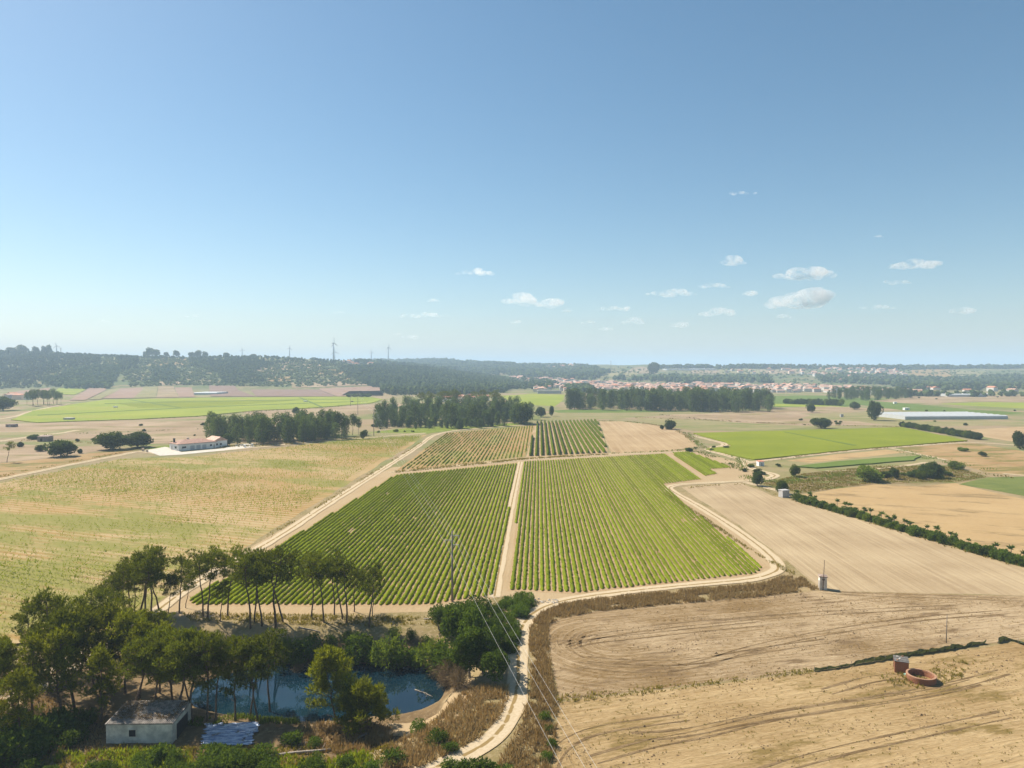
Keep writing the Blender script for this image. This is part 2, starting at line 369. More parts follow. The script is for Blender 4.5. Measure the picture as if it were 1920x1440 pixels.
# ------------------------------------------------------------------ ground sheet
def axis(*segs):
    out = []
    for a, b, s in segs: out += list(np.arange(a, b, s))
    out.append(segs[-1][1]); return np.array(out)
gx = axis((-24000, -9000, 2500), (-9000, -3600, 450), (-3600, -1400, 45), (-1400, -300, 32), (-300, -100, 16), (-100, -96, 2), (-96, 4, 0.9), (4, 20, 2), (20, 300, 20), (300, 1400, 32), (1400, 3600, 45), (3600, 9000, 450), (9000, 24000, 2500))
gy = axis((-6000, -1000, 1000), (-1000, 0, 200), (0, 50, 10), (50, 78, 2), (78, 142, 0.9), (142, 160, 3), (160, 1460, 50), (1460, 2700, 22), (2700, 5400, 45), (5400, 10000, 400), (10000, 60000, 5000))
GX, GY = np.meshgrid(gx, gy); GZ = H(GX, GY)
nx, ny = len(gx), len(gy)
i = np.arange(ny - 1)[:, None] * nx + np.arange(nx - 1)[None]
mb = MB(); mb.add(np.stack([GX, GY, GZ], -1).reshape(-1, 3), np.stack([i, i + 1, i + 1 + nx, i + nx], -1).reshape(-1, 4))
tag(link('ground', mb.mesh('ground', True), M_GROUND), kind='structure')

# ------------------------------------------------------------------ fields
def densify(pts, jit=1.0):
    out = []
    n = len(pts)
    for a in range(n):
        p, q = np.array(pts[a][:2]), np.array(pts[(a + 1) % n][:2])
        L = np.linalg.norm(q - p); D = max(60, min(p[1], q[1])); k = max(1, int(L / (D / 70)))
        k = min(k, 80)
        d = (q - p) / max(L, 1e-6); nn = np.array([-d[1], d[0]])
        for j in range(k):
            t = j / k; c = p + (q - p) * t
            off = (fbm(np.array(c[0] / (D / 25)), np.array(c[1] / (D / 25)), 5, 3)) * D / 130 * jit
            out.append(c + nn * off)
    return np.array(out)
FN = [0]
def field(name, px, mat, lift, jit=1.0, up=0.0):
    w = densify([P(*p) for p in px], jit); FN[0] += 1; n = len(w)
    lift = lift * 0.6 + FN[0] * 0.0009
    ar = sum(w[a][0] * w[(a + 1) % n][1] - w[(a + 1) % n][0] * w[a][1] for a in range(n))
    if ar < 0: w = w[::-1]
    me = bpy.data.meshes.new(name)
    v = [(x, y, lift + up) for x, y in w]; f = [list(range(n))]
    if up:
        v += [(x, y, 0.0) for x, y in w]; f += [(a + n, (a + 1) % n + n, (a + 1) % n, a) for a in range(n)]
    me.from_pydata(v, [], f); me.polygons.foreach_set('use_smooth', [False] * len(f)); me.update()
    return tag(link(name, me, M[mat]), kind='structure')
L0 = 0.02
field('sandy_headland', [(250,1165),(300,1130),(500,1008),(735,876),(1000,856),(1300,842),(1400,872),(1440,895),(1400,905),(1265,905),(1255,915),(1330,960),(1450,1048),(1462,1078),(1100,1128),(1000,1140),(945,1118),(800,1148),(500,1152)], 'sand', L0)
field('vineyard_ground', [(740,889),(970,867),(914,1118),(800,1137),(362,1137),(346,1128)], 'vinesoil', L0 * 2, .3)
field('vineyard_ground', [(982,866),(1248,850),(1320,900),(1243,910),(1310,965),(1437,1062),(1420,1077),(1080,1114),(952,1108)], 'vinesoil', L0 * 2, .3)
field('vineyard_ground', [(1255,849),(1292,846),(1380,877),(1335,881),(1346,890),(1318,894)], 'vinesoil', L0 * 2, .3)
field('seedling_field', [(-420,1010),(0,906),(230,860),(350,857),(480,844),(640,827),(800,815),(775,832),(690,884),(590,945),(480,1014),(340,1100),(270,1150),(180,1195),(0,1215),(-500,1230)], 'seed', L0)
field('orange_vineyard_ground', [(742,883),(836,812),(1003,797),(985,857)], 'orange', L0 * 2, .5)
field('dark_vineyard_ground', [(986,857),(1004,793),(1121,788),(1141,850)], 'tan_rows', L0 * 3, .4)
field('tan_field', [(1123,790),(1165,790),(1210,795),(1265,804),(1300,826),(1308,836),(1270,845),(1145,850)], 'tan_rows', L0 * 2)
field('stubble_field', [(1278,914),(1320,908),(1390,905),(1450,930),(1500,942),(1920,1066),(2300,1170),(2200,1150),(1920,1117),(1548,1108),(1505,1078),(1475,1052),(1385,985)], 'stubble', L0)
field('pale_field', [(1500,928),(1560,918),(1640,908),(1720,912),(1790,906),(1920,936),(2300,1010),(2300,1150),(1920,1050)], 'stubble2', L0 * 2)
field('ploughed_field', [(1026,1168),(1050,1158),(1120,1146),(1300,1128),(1530,1108),(1920,1118),(2500,1160),(2400,1230),(1920,1198),(1640,1240),(1530,1256),(1300,1284),(1050,1312),(1040,1280),(1030,1220)], 'plough', L0)
field('raked_field', [(1050,1316),(1300,1288),(1530,1260),(1640,1244),(1920,1202),(2400,1240),(2600,1500),(1900,1800),(1000,1800),(1000,1520),(1035,1440),(1040,1380)], 'plough2', L0)
field('green_strip_field', [(1795,908),(1850,895),(2000,892),(2100,960),(1920,930)], 'olive_crop', L0 * 3)
field('bright_green_field', [(1300,813),(1440,809),(1690,802),(1812,827),(1600,844),(1440,861),(1412,863),(1322,843),(1372,837),(1360,830)], 'crop', L0 * 2, up=.55)
field('fallow_field', [(1438,868),(1560,851),(1670,841),(1770,862),(1740,868),(1660,881),(1550,884)], 'dryolive', L0 * 2)
field('fallow_tan_strip', [(1470,864),(1560,853),(1660,843),(1700,848),(1640,855),(1520,868)], 'stubble2', L0 * 3)
field('green_strip', [(1490,876),(1560,868),(1640,861),(1725,856),(1712,864),(1620,872),(1530,879)], 'crop3', L0 * 4, up=.55)
field('brown_rough_field', [(1684,840),(1815,829),(1920,846),(2200,870),(2200,905),(1920,892),(1850,886),(1775,864)], 'dryorange', L0)
field('tan_field', [(1800,806),(1960,798),(2200,815),(2200,852),(1920,832),(1835,818)], 'tan_rows', L0)
field('scrub_strip', [(1430,905),(1500,888),(1640,872),(1780,872),(1860,895),(1790,906),(1640,908),(1500,926),(1440,912)], 'scrub', L0)
field('grass_strip', [(1190,783),(1300,786),(1480,795),(1560,800),(1440,806),(1300,808),(1220,795)], 'dryolive', L0)
field('pink_field', [(1240,778),(1330,775),(1440,770),(1500,776),(1660,797),(1500,798),(1400,794)], 'dry', L0 * 2)
field('pale_green_field', [(1030,771),(1180,768),(1330,774),(1240,779),(1150,786),(1010,787)], 'dryolive', L0)
field('green_strip_field', [(1035,770),(1060,768),(1190,768),(1300,772),(1160,774),(1045,774)], 'crop3', L0 * 2)
field('meadow', [(940,742),(1000,738),(1060,740),(1055,752),(1040,762),(960,757)], 'crop2', L0)
field('pale_green_field', [(1460,800),(1560,790),(1680,790),(1900,790),(2100,800),(1900,797),(1690,801)], 'dryolive', L0)
field('green_field', [(1440,742),(1540,742),(1640,748),(1700,752),(1560,765),(1450,765)], 'crop3', L0)
field('yellow_strip', [(1450,757),(1560,760),(1600,764),(1450,762)], 'crop2', L0 * 2)
field('tan_field', [(1445,764),(1560,762),(1640,766),(1700,768),(1600,772),(1490,776),(1445,772)], 'dry', L0 * 2)
field('green_field', [(1600,758),(1640,752),(1720,758),(1820,768),(1930,774),(1880,778),(1700,770)], 'crop3', L0 * 3)
field('tan_field', [(1630,752),(1720,744),(1860,742),(2100,742),(2100,752),(1940,754),(1770,754),(1700,757)], 'dry', L0 * 2)
field('yellow_field', [(1755,757),(1850,754),(2050,757),(2050,769),(1920,766),(1800,760)], 'crop2', L0 * 3)
field('pale_green_field', [(1530,776),(1640,772),(1700,775),(1700,788),(1600,790),(1500,784)], 'dryolive', L0 * 2)
# left side bands
field('large_green_field', [(20,788),(60,771),(128,760),(196,750),(300,748),(480,745),(690,744),(720,750),(690,757),(560,767),(480,770),(370,781),(250,787),(120,791),(70,793)], 'crop2', L0, up=.55)
for q in ([(1468,811),(1472,811),(1606,836.5),(1598,837)], [(70,779),(70,780),(400,763.6),(690,753),(690,752.3),(400,762.6)], [(196,757),(196,758),(480,752),(700,748.5),(480,751)], [(240,750),(330,765),(340,765),(246,750)], [(560,746),(600,764),(606,764),(564,746)]):
    field('crop_gap', q, 'crop3', L0, .2, up=.66)
field('yellow_strip', [(215,757),(330,752),(560,751),(480,757),(330,765),(260,765)], 'crop', L0 * 2, up=.62)
field('pale_field', [(440,771),(560,768),(690,759),(760,757),(720,775),(560,779),(470,778)], 'dry', L0 * 2)
field('dry_field', [(-300,802),(120,792),(370,788),(640,785),(700,795),(400,806),(120,812),(-300,815)], 'dry', L0)
field('olive_strip', [(-300,812),(80,810),(140,806),(110,816),(-20,824),(-300,830)], 'dryolive', L0 * 2)
field('dry_field', [(110,817),(300,808),(400,806),(380,832),(240,832),(100,822)], 'dry', L0 * 3)
field('pale_field', [(-300,845),(30,832),(100,838),(230,836),(185,846),(100,858),(0,868),(-300,890)], 'dry', L0 * 2)
field('dry_orange_field', [(-400,905),(0,869),(110,858),(200,846),(265,843),(225,851),(110,874),(0,897),(-400,960)], 'dryorange', L0 * 3)
field('lawn', [(268,842),(300,836),(330,834),(330,842),(300,846)], 'lush', L0 * 4)
field('weedy_verge', [(690,812),(760,803),(900,796),(1000,792),(985,797),(850,806),(800,814),(700,817)], 'lush', L0 * 2)
field('verge', [(640,822),(700,812),(800,812),(790,818),(660,826)], 'dryolive', L0 * 3)
def hillplot(name, c4, mat, n=14, lift=0.8):
    c = np.array([P(*p)[:2] for p in c4]); u = np.linspace(0, 1, n)
    U, V = np.meshgrid(u, u)
    W = (c[0] * ((1-U)*(1-V))[..., None] + c[1] * (U*(1-V))[..., None] + c[2] * (U*V)[..., None] + c[3] * ((1-U)*V)[..., None])
    Z = H(W[..., 0], W[..., 1]) + lift
    i = np.arange(n - 1)[:, None] * n + np.arange(n - 1)[None]
    m = MB(); m.add(np.concatenate([W, Z[..., None]], -1).reshape(-1, 3), np.stack([i, i+1, i+1+n, i+n], -1).reshape(-1, 4))
    return tag(link(name, m.mesh(name, True), M[mat]), kind='structure')
for c4, mt in [([(130,751),(165,727),(200,729),(160,751)],'pinkish'), ([(165,750),(205,730),(225,729),(190,749)],'dryolive'), ([(88,739),(110,728),(160,730),(140,741)],'crop2'),
    ([(190,748),(225,729),(268,727),(250,747)],'pinkish'), ([(250,747),(268,727),(295,725),(292,746)],'dryolive'), ([(294,746),(297,724),(326,724),(335,746)],'dry'), ([(336,745),(328,727),(360,727),(366,745)],'pinkish'),
    ([(395,744),(392,723),(440,724),(478,744)],'mauve'), ([(480,744),(470,731),(600,731),(628,744)],'mauve'), ([(632,744),(598,729),(720,724),(718,742)],'pinkish'), ([(640,742),(655,734),(718,732),(718,742)],'tan_rows'),
    ([(548,728),(545,718),(680,715),(690,723)],'dry'), ([(0,744),(40,733),(95,727),(80,742)],'pinkish'), ([(1290,700),(1300,694),(1350,694),(1350,701)],'dry'), ([(1345,702),(1350,692),(1420,692),(1430,702)],'dryolive'),
    ([(1425,702),(1425,693),(1500,693),(1520,702)],'dry'), ([(1705,706),(1710,693),(1750,693),(1750,707)],'dryorange'), ([(1752,706),(1752,693),(1778,693),(1790,708)],'dryorange'), ([(1790,706),(1785,694),(1850,696),(1845,708)],'dryolive'),
    ([(1170,700),(1185,690),(1230,689),(1230,700)],'dry'), ([(1110,708),(1140,698),(1200,695),(1190,708)],'dryolive'), ([(300,690),(300,672),(355,672),(352,684)],'dryorange'), ([(525,690),(530,680),(600,682),(605,692)],'dry'), ([(285,683),(290,677),(345,677),(350,683)],'dryorange')]:
    hillplot('hillside_plot', c4, mt)
for c4, mt in [([(95,716),(102,702),(165,697),(140,712)],'dryorange'), ([(190,692),(192,682),(222,681),(222,692)],'dryorange'), ([(640,716),(648,706),(692,706),(690,717)],'dryorange'), ([(290,722),(300,716),(345,716),(350,722)],'dry'), ([(500,716),(505,707),(545,706),(545,715)],'dryorange'), ([(590,702),(600,693),(650,694),(640,703)],'dryorange'), ([(440,690),(515,690),(560,694),(510,702)],'dry'), ([(1000,706),(1010,700),(1060,700),(1060,707)],'dryolive'), ([(1550,712),(1560,704),(1600,704),(1590,712)],'dry')]:
    hillplot('hillside_plot', c4, mt)

# ------------------------------------------------------------------ roads
def smooth_path(pts, step):
    pts = np.asarray(pts, float)
    for _ in range(3):
        q = 0.75 * pts[:-1] + 0.25 * pts[1:]; r = 0.25 * pts[:-1] + 0.75 * pts[1:]
        pts = np.concatenate([pts[:1], np.stack([q, r], 1).reshape(-1, 2), pts[-1:]])
    s = np.concatenate([[0], np.cumsum(np.linalg.norm(np.diff(pts, axis=0), axis=1))])
    t = np.arange(0, s[-1], step); return np.stack([np.interp(t, s, pts[:, 0]), np.interp(t, s, pts[:, 1])], 1), t
def road(name, px, width, lift, step=1.5, label=None, world=False):
    w = [P(*p)[:2] for p in px] if not world else px
    c, t = smooth_path(w, step)
    d = np.gradient(c, axis=0); d /= np.linalg.norm(d, axis=1)[:, None]; nn = np.stack([-d[:, 1], d[:, 0]], 1)
    ks = np.linspace(-1, 1, 5); V = []; UV = []
    for k in ks:
        ww = width / 2 * k * (1 + 0.35 * (vnoise(t / 6, np.full_like(t, 3.0 + k), 4) - 0.5) * abs(k))
        xy = c + nn * ww[:, None]
        V.append(np.concatenate([xy, H(xy[:, 0], xy[:, 1])[:, None] + lift], 1)); UV.append(np.stack([np.full(len(t), k), t], 1))
    V = np.stack(V, 1); UV = np.stack(UV, 1); n = len(t); i = np.arange(n - 1)[:, None] * 5 + np.arange(4)[None]
    m = MB(); m.add(V.reshape(-1, 3), np.stack([i, i + 5, i + 6, i + 1], -1).reshape(-1, 4), UV.reshape(-1, 2))
    me = m.mesh(name, True, True)
    if me.polygons[0].normal.z < 0: me.flip_normals()
    return tag(link(name, me, M_ROAD), kind='structure')
LR = 0.10
road('dirt_road', [(640,1560),(720,1480),(800,1448),(870,1418),(925,1388),(952,1350),(966,1310),(972,1280),(972,1240),(972,1205),(978,1172),(1005,1143),(1070,1122),(1200,1106),(1330,1094),(1415,1086),(1455,1074),(1462,1060),(1425,1025),(1372,988),(1312,950),(1266,925),(1250,914),(1275,908),(1340,905),(1400,902)], 3.6, LR, 1.2)
road('dirt_road', [(200,1225),(280,1158),(365,1092),(510,1016),(600,955),(720,879),(790,834),(812,815),(860,806),(940,800),(1010,795)], 3.6, LR + .02, 2)
road('dirt_path', [(728,886),(860,874),(980,862.5),(1140,853),(1250,848.5),(1310,846)], 2.4, LR - .02, 2)
road('dirt_path', [(976,866),(958,950),(939,1050),(926,1125)], 2.6, LR - .04, 2)
road('dirt_road', [(1296,817),(1340,827),(1368,835),(1315,842),(1370,856),(1402,866),(1398,874),(1420,883),(1455,890),(1450,897),(1400,903)], 4.5, LR + .04, 2)
road('dirt_road', [(1402,868),(1440,863),(1560,849),(1670,839.5),(1720,836),(1815,829),(1920,836),(2100,850)], 4.5, LR + .06, 3)
road('dirt_path', [(1668,840),(1720,851),(1775,863)], 3.0, LR + .02, 3)
road('dirt_path', [(1550,884),(1660,879),(1740,867)], 3.0, LR + .02, 3)
road('farm_road', [(-300,960),(0,899),(100,878),(230,852.5),(262,846),(310,853),(400,846.5),(480,839.5),(600,827)], 4.5, LR + .04, 3)
road('farm_road', [(600,827),(680,822),(760,815),(800,812)], 3.0, LR + .02, 3)
road('farm_road', [(-200,850),(0,828),(60,818),(110,813),(150,806)], 5, LR, 4)
road('dirt_path', [(1880,888),(1960,895),(2100,910)], 3, LR, 3)
road('dirt_road', [(1395,904),(1440,915),(1500,932)], 3.2, LR - .02, 2)
road('farm_road', [(-200,800),(20,786),(60,770),(130,757)], 5, LR, 5)
road('sandy_track', [(-60,1350),(60,1290),(140,1240),(215,1190)], 5, LR - .02, 1.5)

M['track'] = soil('track_soil', (0.17, 0.105, 0.045), (0.33, 0.225, 0.115), R(15), 0.6, 1.0, 6, 1.2, fine=1.2, bump=1.0)
def track(px, width=.42):
    for off in (0, 1.9):
        c, t = smooth_path([P(*p)[:2] for p in px], 1.0); d = np.gradient(c, axis=0); d /= np.linalg.norm(d, axis=1)[:, None]; nn = np.stack([-d[:, 1], d[:, 0]], 1); c = c + nn * off
        ww = width / 2 * (.25 + 1.2 * vnoise(t / 5, t * 0 + off, 12)); a = c + nn * ww[:, None]; b = c - nn * ww[:, None]; n = len(t); V = np.stack([np.c_[a, np.full(n, .05)], np.c_[b, np.full(n, .05)]], 1)
        i = np.arange(n - 1) * 2; m = MB(); m.add(V.reshape(-1, 3), np.stack([i, i + 1, i + 3, i + 2], 1)); me = m.mesh('tyre_track'); 
        if me.polygons[0].normal.z < 0: me.flip_normals()
        tag(link('tyre_track', me, M['track']), kind='structure')
for px in [[(1120,1432),(1220,1402),(1340,1380),(1440,1352),(1600,1328),(1760,1305),(1840,1284)], [(1190,1388),(1280,1384),(1380,1362),(1500,1340),(1700,1310),(1820,1286),(1900,1262)], [(1060,1215),(1120,1196),(1260,1176),(1440,1160),(1600,1150),(1800,1140)], [(1075,1216),(1110,1206),(1200,1197),(1300,1186),(1440,1172)], [(1100,1240),(1200,1248),(1310,1247),(1420,1225),(1560,1205)],
    [(1080,1250),(1180,1262),(1300,1258),(1440,1210),(1700,1165),(1900,1150)], [(1040,1500),(1045,1430),(1075,1395),(1130,1372),(1300,1350)], [(1400,1470),(1560,1420),(1720,1385),(1900,1345)], [(1540,1112),(1620,1118),(1760,1121),(1920,1128)], [(1560,1302),(1600,1290),(1640,1278),(1700,1272)], [(1080,1188),(1066,1200),(1072,1222),(1100,1236)]]: track(px)
# ------------------------------------------------------------------ water
pts = []
for k in range(90):
    a = k / 90 * 2 * math.pi; pts.append((-31 + 29 * math.cos(a), 117.6 + 14.5 * math.sin(a), WATER))
me = bpy.data.meshes.new('pond_water'); me.from_pydata(pts, [], [list(range(90))]); me.update()
def m_water():
    m, n, out = new_mat('pond_water'); g = NG(n); p = g.pos()
    f = g.noise(p, 2.5, 2); c = g.mix(g.ramp(g.noise(p, 0.12, 3), 0.35, 0.65), (0.003, 0.013, 0.022), (0.005, 0.022, 0.033))
    b = g.bsdf(out, c, 0.02, f, 0.015, 0.02, 0.9); b.inputs['IOR'].default_value = 1.33; return m
tag(link('pond_water', me, m_water()), kind='structure')

# ------------------------------------------------------------------ foliage generators
def rand_dirs(n, r):
    v = r.normal(size=(n, 3)); return v / (np.linalg.norm(v, axis=1)[:, None] + 1e-9)
def leaves(m, cen, nor, ln, wd, r, spread=0.8, k=1, upb=0.25):
    """diamond shaped leaf faces growing from points"""
    cen = np.repeat(cen, k, 0); nor = np.repeat(nor, k, 0); n = len(cen)
    if n == 0: return
    d = nor + r.normal(size=(n, 3)) * spread; d[:, 2] += upb; d /= np.linalg.norm(d, axis=1)[:, None] + 1e-9
    s = np.cross(d, rand_dirs(n, r)); s /= np.linalg.norm(s, axis=1)[:, None] + 1e-9
    L = ln * r.uniform(0.6, 1.3, n)[:, None]; W = wd * r.uniform(0.6, 1.3, n)[:, None]
    v = np.stack([cen, cen + d * L * 0.5 + s * W * 0.5, cen + d * L, cen + d * L * 0.5 - s * W * 0.5], 1)
    m.add(v.reshape(-1, 3), np.arange(n * 4).reshape(-1, 4))
def clump(m, c, rad, n, ln, wd, r, k=1, spread=0.7, upb=0.25, shell=0.45):
    d = rand_dirs(n, r); q = (shell + (1 - shell) * r.uniform(0, 1, n) ** 0.6)[:, None]
    p = np.array(c) + d * q * np.array(rad)
    leaves(m, p, d, ln, wd, r, spread, k, upb)
def bent(p0, p1, n, amp, r):
    t = np.linspace(0, 1, n)[:, None]; p = np.array(p0) * (1 - t) + np.array(p1) * t
    w = np.cumsum(r.normal(size=(n, 3)) * amp / n, 0); w -= w[0]; w = w * np.sin(np.minimum(t * math.pi, math.pi / 1.2)); w[:, 2] *= 0.2
    return p + w
def pine(seed, Ht=13.0, bare=0.55, width=3.0, nlimb=13, n=46, lean=0.6, dense=1.0, bushy=False, ln=0.56, wd=0.10):
    r = np.random.default_rng(seed); T = MB(); C = MB()
    top = np.array([r.normal() * lean, r.normal() * lean, Ht * 0.93])
    tr = bent((0, 0, -0.3), top, 12, 1.6, r)
    T.tube(tr, np.linspace(0.19, 0.05, 12) * Ht / 13, 7)
    for a in range(nlimb):
        f = bare + (0.98 - bare) * (a + r.uniform(0, 0.8)) / nlimb
        p0 = np.array([np.interp(f, np.linspace(0, 1, 12), tr[:, j]) for j in range(3)])
        th = a * 2.4 + r.uniform(-0.5, 0.5)
        rel = (f - bare) / (1 - bare)
        reach = width * (0.45 + 0.75 * math.sin(math.pi * min(0.25 + rel * 0.72, 1))) * r.uniform(0.65, 1.1)
        if bushy: reach = width * (1.15 - 0.85 * rel) * r.uniform(0.7, 1.1)
        end = p0 + np.array([math.cos(th) * reach, math.sin(th) * reach, reach * r.uniform(0.15, 0.55)])
        lp = bent(p0, end, 5, 0.6, r); T.tube(lp, np.linspace(0.06, 0.02, 5) * Ht / 13, 4)
        for b in range(3):
            q = lp[2 + b] + r.normal(size=3) * 0.25; s = r.uniform(0.75, 1.15) * (0.75 + 0.12 * b)
            clump(C, q + (0, 0, 0.2), (0.72 * s, 0.72 * s, 0.5 * s), int(n * dense * s), ln, wd, r, 4, 0.42, 0.9)
    clump(C, top + (0, 0, 0.3), (0.8, 0.8, 0.8), int(n * 1.1 * dense), ln, wd, r, 4, 0.42, 0.9)
    for a in range(6):                                   # dead stubs on the bare trunk
        f = r.uniform(0.04, max(bare, 0.1)); p0 = np.array([np.interp(f, np.linspace(0, 1, 12), tr[:, j]) for j in range(3)])
        th = r.uniform(0, 6.28); L = r.uniform(0.4, 1.3)
        T.tube([p0, p0 + (math.cos(th) * L, math.sin(th) * L, L * 0.2)], [0.025, 0.008], 4)
    return T.mesh('pine_trunk', True), C.mesh('pine_crown')
def broad(seed, Ht=8.0, wx=4.0, low=0.25, nl=16, n=120, ln=0.42, wd=0.3, trunk=0.25, flat=0.75):
    r = np.random.default_rng(seed); T = MB(); C = MB()
    fork = np.array([r.normal() * 0.2, r.normal() * 0.2, Ht * max(low, 0.12)])
    T.tube(bent((0, 0, -0.3), fork, 5, 0.4, r), np.linspace(trunk, trunk * 0.75, 5), 7)
    cz = Ht * (low + 1) / 2; hz = Ht * (1 - low) / 2
    for a in range(nl):
        d = rand_dirs(1, r)[0]; d *= r.uniform(.55, 1.0); d[2] = d[2] * .9 + .05
        q = np.array([d[0] * wx * 0.72, d[1] * wx * 0.72, cz + d[2] * hz * 0.8]) * np.array([1, 1, 1])
        s = r.uniform(0.32, 0.5)
        if a < 9: T.tube(bent(fork, q, 5, 0.7, r), np.linspace(trunk * 0.5, 0.03, 5), 5)
        clump(C, q, (wx * s, wx * s, hz * s * 1.25), n, ln, wd, r, 2, 0.8, 0.2, 0.6)
    return T.mesh('tree_trunk', True), C.mesh('tree_crown')
def euc(seed, Ht=20.0, wx=3.0, low=0.28, nl=26, n=36, ln=1.0, wd=0.55):
    r = np.random.default_rng(seed); T = MB(); C = MB()
    top = np.array([r.normal() * 0.6, r.normal() * 0.6, Ht * 0.95]); tr = bent((0, 0, -0.3), top, 8, 1.0, r)
    T.tube(tr, np.linspace(0.28, 0.06, 8), 6)
    for a in range(nl):
        f = low + (0.97 - low) * (a + r.uniform(0, 1)) / nl; th = a * 2.4 + r.uniform(-.6, .6)
        rel = (f - low) / (1 - low); reach = wx * (0.35 + 0.65 * math.sin(math.pi * (0.15 + 0.8 * rel))) * r.uniform(0.35, 1.0)
        p0 = np.array([np.interp(f, np.linspace(0, 1, 8), tr[:, j]) for j in range(3)])
        q = p0 + np.array([math.cos(th) * reach, math.sin(th) * reach, reach * 0.5])
        T.tube([p0, q], [0.07, 0.03], 4); s = r.uniform(0.7, 1.2)
        clump(C, q, (wx * 0.42 * s, wx * 0.42 * s, wx * 0.55 * s), n, ln, wd, r, 2, 0.8, -0.1, 0.5)
    return T.mesh('eucalyptus_trunk', True), C.mesh('eucalyptus_crown')
def shrub(seed, rad=1.2, ht=1.4, nl=7, n=60, ln=0.3, wd=0.16, k=2, upb=0.3):
    r = np.random.default_rng(seed); T = MB(); C = MB()
    for a in range(nl):
        th = a / nl * 6.28 + r.uniform(-.4, .4); rr = rad * r.uniform(0.1, 0.65); s = r.uniform(0.4, 0.6)
        q = np.array([math.cos(th) * rr, math.sin(th) * rr, ht * r.uniform(0.3, 0.68)])
        T.tube(bent((0, 0, -0.1), q, 4, 0.3, r), np.linspace(0.05, 0.02, 4), 4)
        clump(C, q, (rad * s, rad * s, ht * s * 0.9), n, ln, wd, r, k, 0.8, upb, 0.55)
    v = C.v
    return T.mesh('shrub_stems', True), C.mesh('shrub_foliage')
rt0 = np.random.default_rng(55)
def put(name, pair, lm, tm, loc, s, rz, label, cat, group, pn=('trunk', 'crown'), sxy=None):
    e = bpy.data.objects.new(name, None); COL.objects.link(e); e.empty_display_size = 0.5
    e.location = loc; e.rotation_euler = (0, 0, rz); e.scale = ((sxy or s) * rt0.uniform(.85, 1.15), (sxy or s) * rt0.uniform(.85, 1.15), s)
    tag(e, label, cat, group)
    link(pn[0], pair[0], tm, e); link(pn[1], pair[1], lm, e)
    return e
def tree_px(name, pairs, Hn, lm, tm, x, yb, yt, label, cat, group, rg, pn=('trunk', 'crown'), wpx=None, wn=None):
    """stands a tree where its foot is seen, as tall as it is seen"""
    b = P(x, yb); top = PY(x, yt, b[1])[2]; s = max(top - b[2], 0.3) / Hn
    sxy = None
    if wpx: sxy = (wpx * b[1] / F) / (2 * wn)
    pr = pairs[rg.integers(len(pairs))]
    return put(name, pr, lm, tm, b, s, rg.uniform(0, 6.28), label, cat, group, pn, sxy)
rt = np.random.default_rng(11)
# prototype meshes (materials are per mesh; variants keep theirs)
PINES_TALL = [pine(100 + k, 13, 0.58 + .03 * (k % 3), 2.2 + .2 * k, 10 + k, 30, 0.9) for k in range(5)]
PINES_BUSH = [pine(120 + k, 11, 0.30, 2.5 + .25 * k, 20, 34, 0.6, bushy=True) for k in range(4)]
PINES_MID = [pine(140 + k, 13, 0.38 + .05 * k, 2.7, 16, 32, 0.8) for k in range(4)]

# ------------------------------------------------------------------ pines round the pond
G1 = 'tall pines behind the pond'
for k, (x, yb, yt) in enumerate(sorted([(348,1140,1080),(381,1158,1028),(389,1160,1024),(413,1165,1085),(426,1157,1030),(470,1178,1024),(477,1167,1027),(491,1174,1040),(516,1179,1020),(531,1167,1030),
                  (584,1161,1034),(608,1167,1036),(627,1153,1042),(642,1161,1036),(650,1168,1046),(692,1176,1052),(698,1155,1088),(664,1147,1060)], reverse=True)):
    tree_px('pine_tree', PINES_TALL, 13.6, L_PINE, M_BARK, x, yb, yt, 'tall bare-trunked pine on the far pond bank, %s from the power pole' % ORD(k + 1), 'pine tree', G1, rt)
G2 = 'tall pines beside the sandy track'
for x, yb, yt in [(243,1142,1040),(252,1145,1060),(262,1150,1022),(272,1155,1030),(284,1160,1030),(298,1144,1036),(315,1150,1075),(336,1150,1040),(225,1150,1070),(205,1165,1075),(185,1180,1095),(236,1160,1050)]:
    tree_px('pine_tree', PINES_TALL + PINES_MID, 13.6, L_PINE, M_BARK, x, yb, yt, 'slender pine clustered where the track meets the seedling field', 'pine tree', G2, rt)
G3 = 'dense pine grove behind the shed'
for x, yb, yt in [(-60,1330,1190),(-10,1360,1215),(25,1330,1195),(62,1345,1185),(60,1250,1140),(95,1300,1130),(118,1350,1170),(150,1260,1125),(140,1330,1160),(178,1300,1125),(205,1290,1128),(190,1355,1200),(235,1300,1140),(262,1310,1155),(250,1345,1210),
                  (300,1300,1165),(285,1345,1200),(325,1320,1165),(-40,1260,1180),(10,1265,1185),(335,1345,1190),(210,1225,1125),(120,1235,1130),(270,1250,1140),(40,1400,1250),(-20,1420,1280),(310,1240,1150)]:
    tree_px('pine_tree', PINES_BUSH + PINES_MID, 11.8, L_PINE2, M_BARK, x, yb, yt, 'bushy green pine in the dense grove behind the white shed', 'pine tree', G3, rt)
G4 = 'pines on the near shore of the pond'
for k, (x, yb, yt) in enumerate([(348,1352,1180),(362,1354,1195),(388,1352,1178),(404,1352,1190),(440,1350,1195),(468,1346,1190),(484,1352,1205),(506,1350,1182)]):
    tree_px('pine_tree', PINES_MID, 13.4, L_PINE2, M_BARK, x, yb, yt, 'pine on the shore between tarpaulin and pond, %s from the shed' % ORD(k + 1), 'pine tree', G4, rt)
p5 = [pine(160, 9, 0.22, 3.3, 24, 46, 0.9, bushy=True)]
tree_px('pine_tree', p5, 9.6, L_PINE2, M_BARK, 632, 1352, 1205, 'wide low-branched pine standing against the open water of the pond', 'pine tree', None, rt)
p6 = [pine(161, 6, 0.08, 3.2, 22, 46, 0.4, bushy=True)]
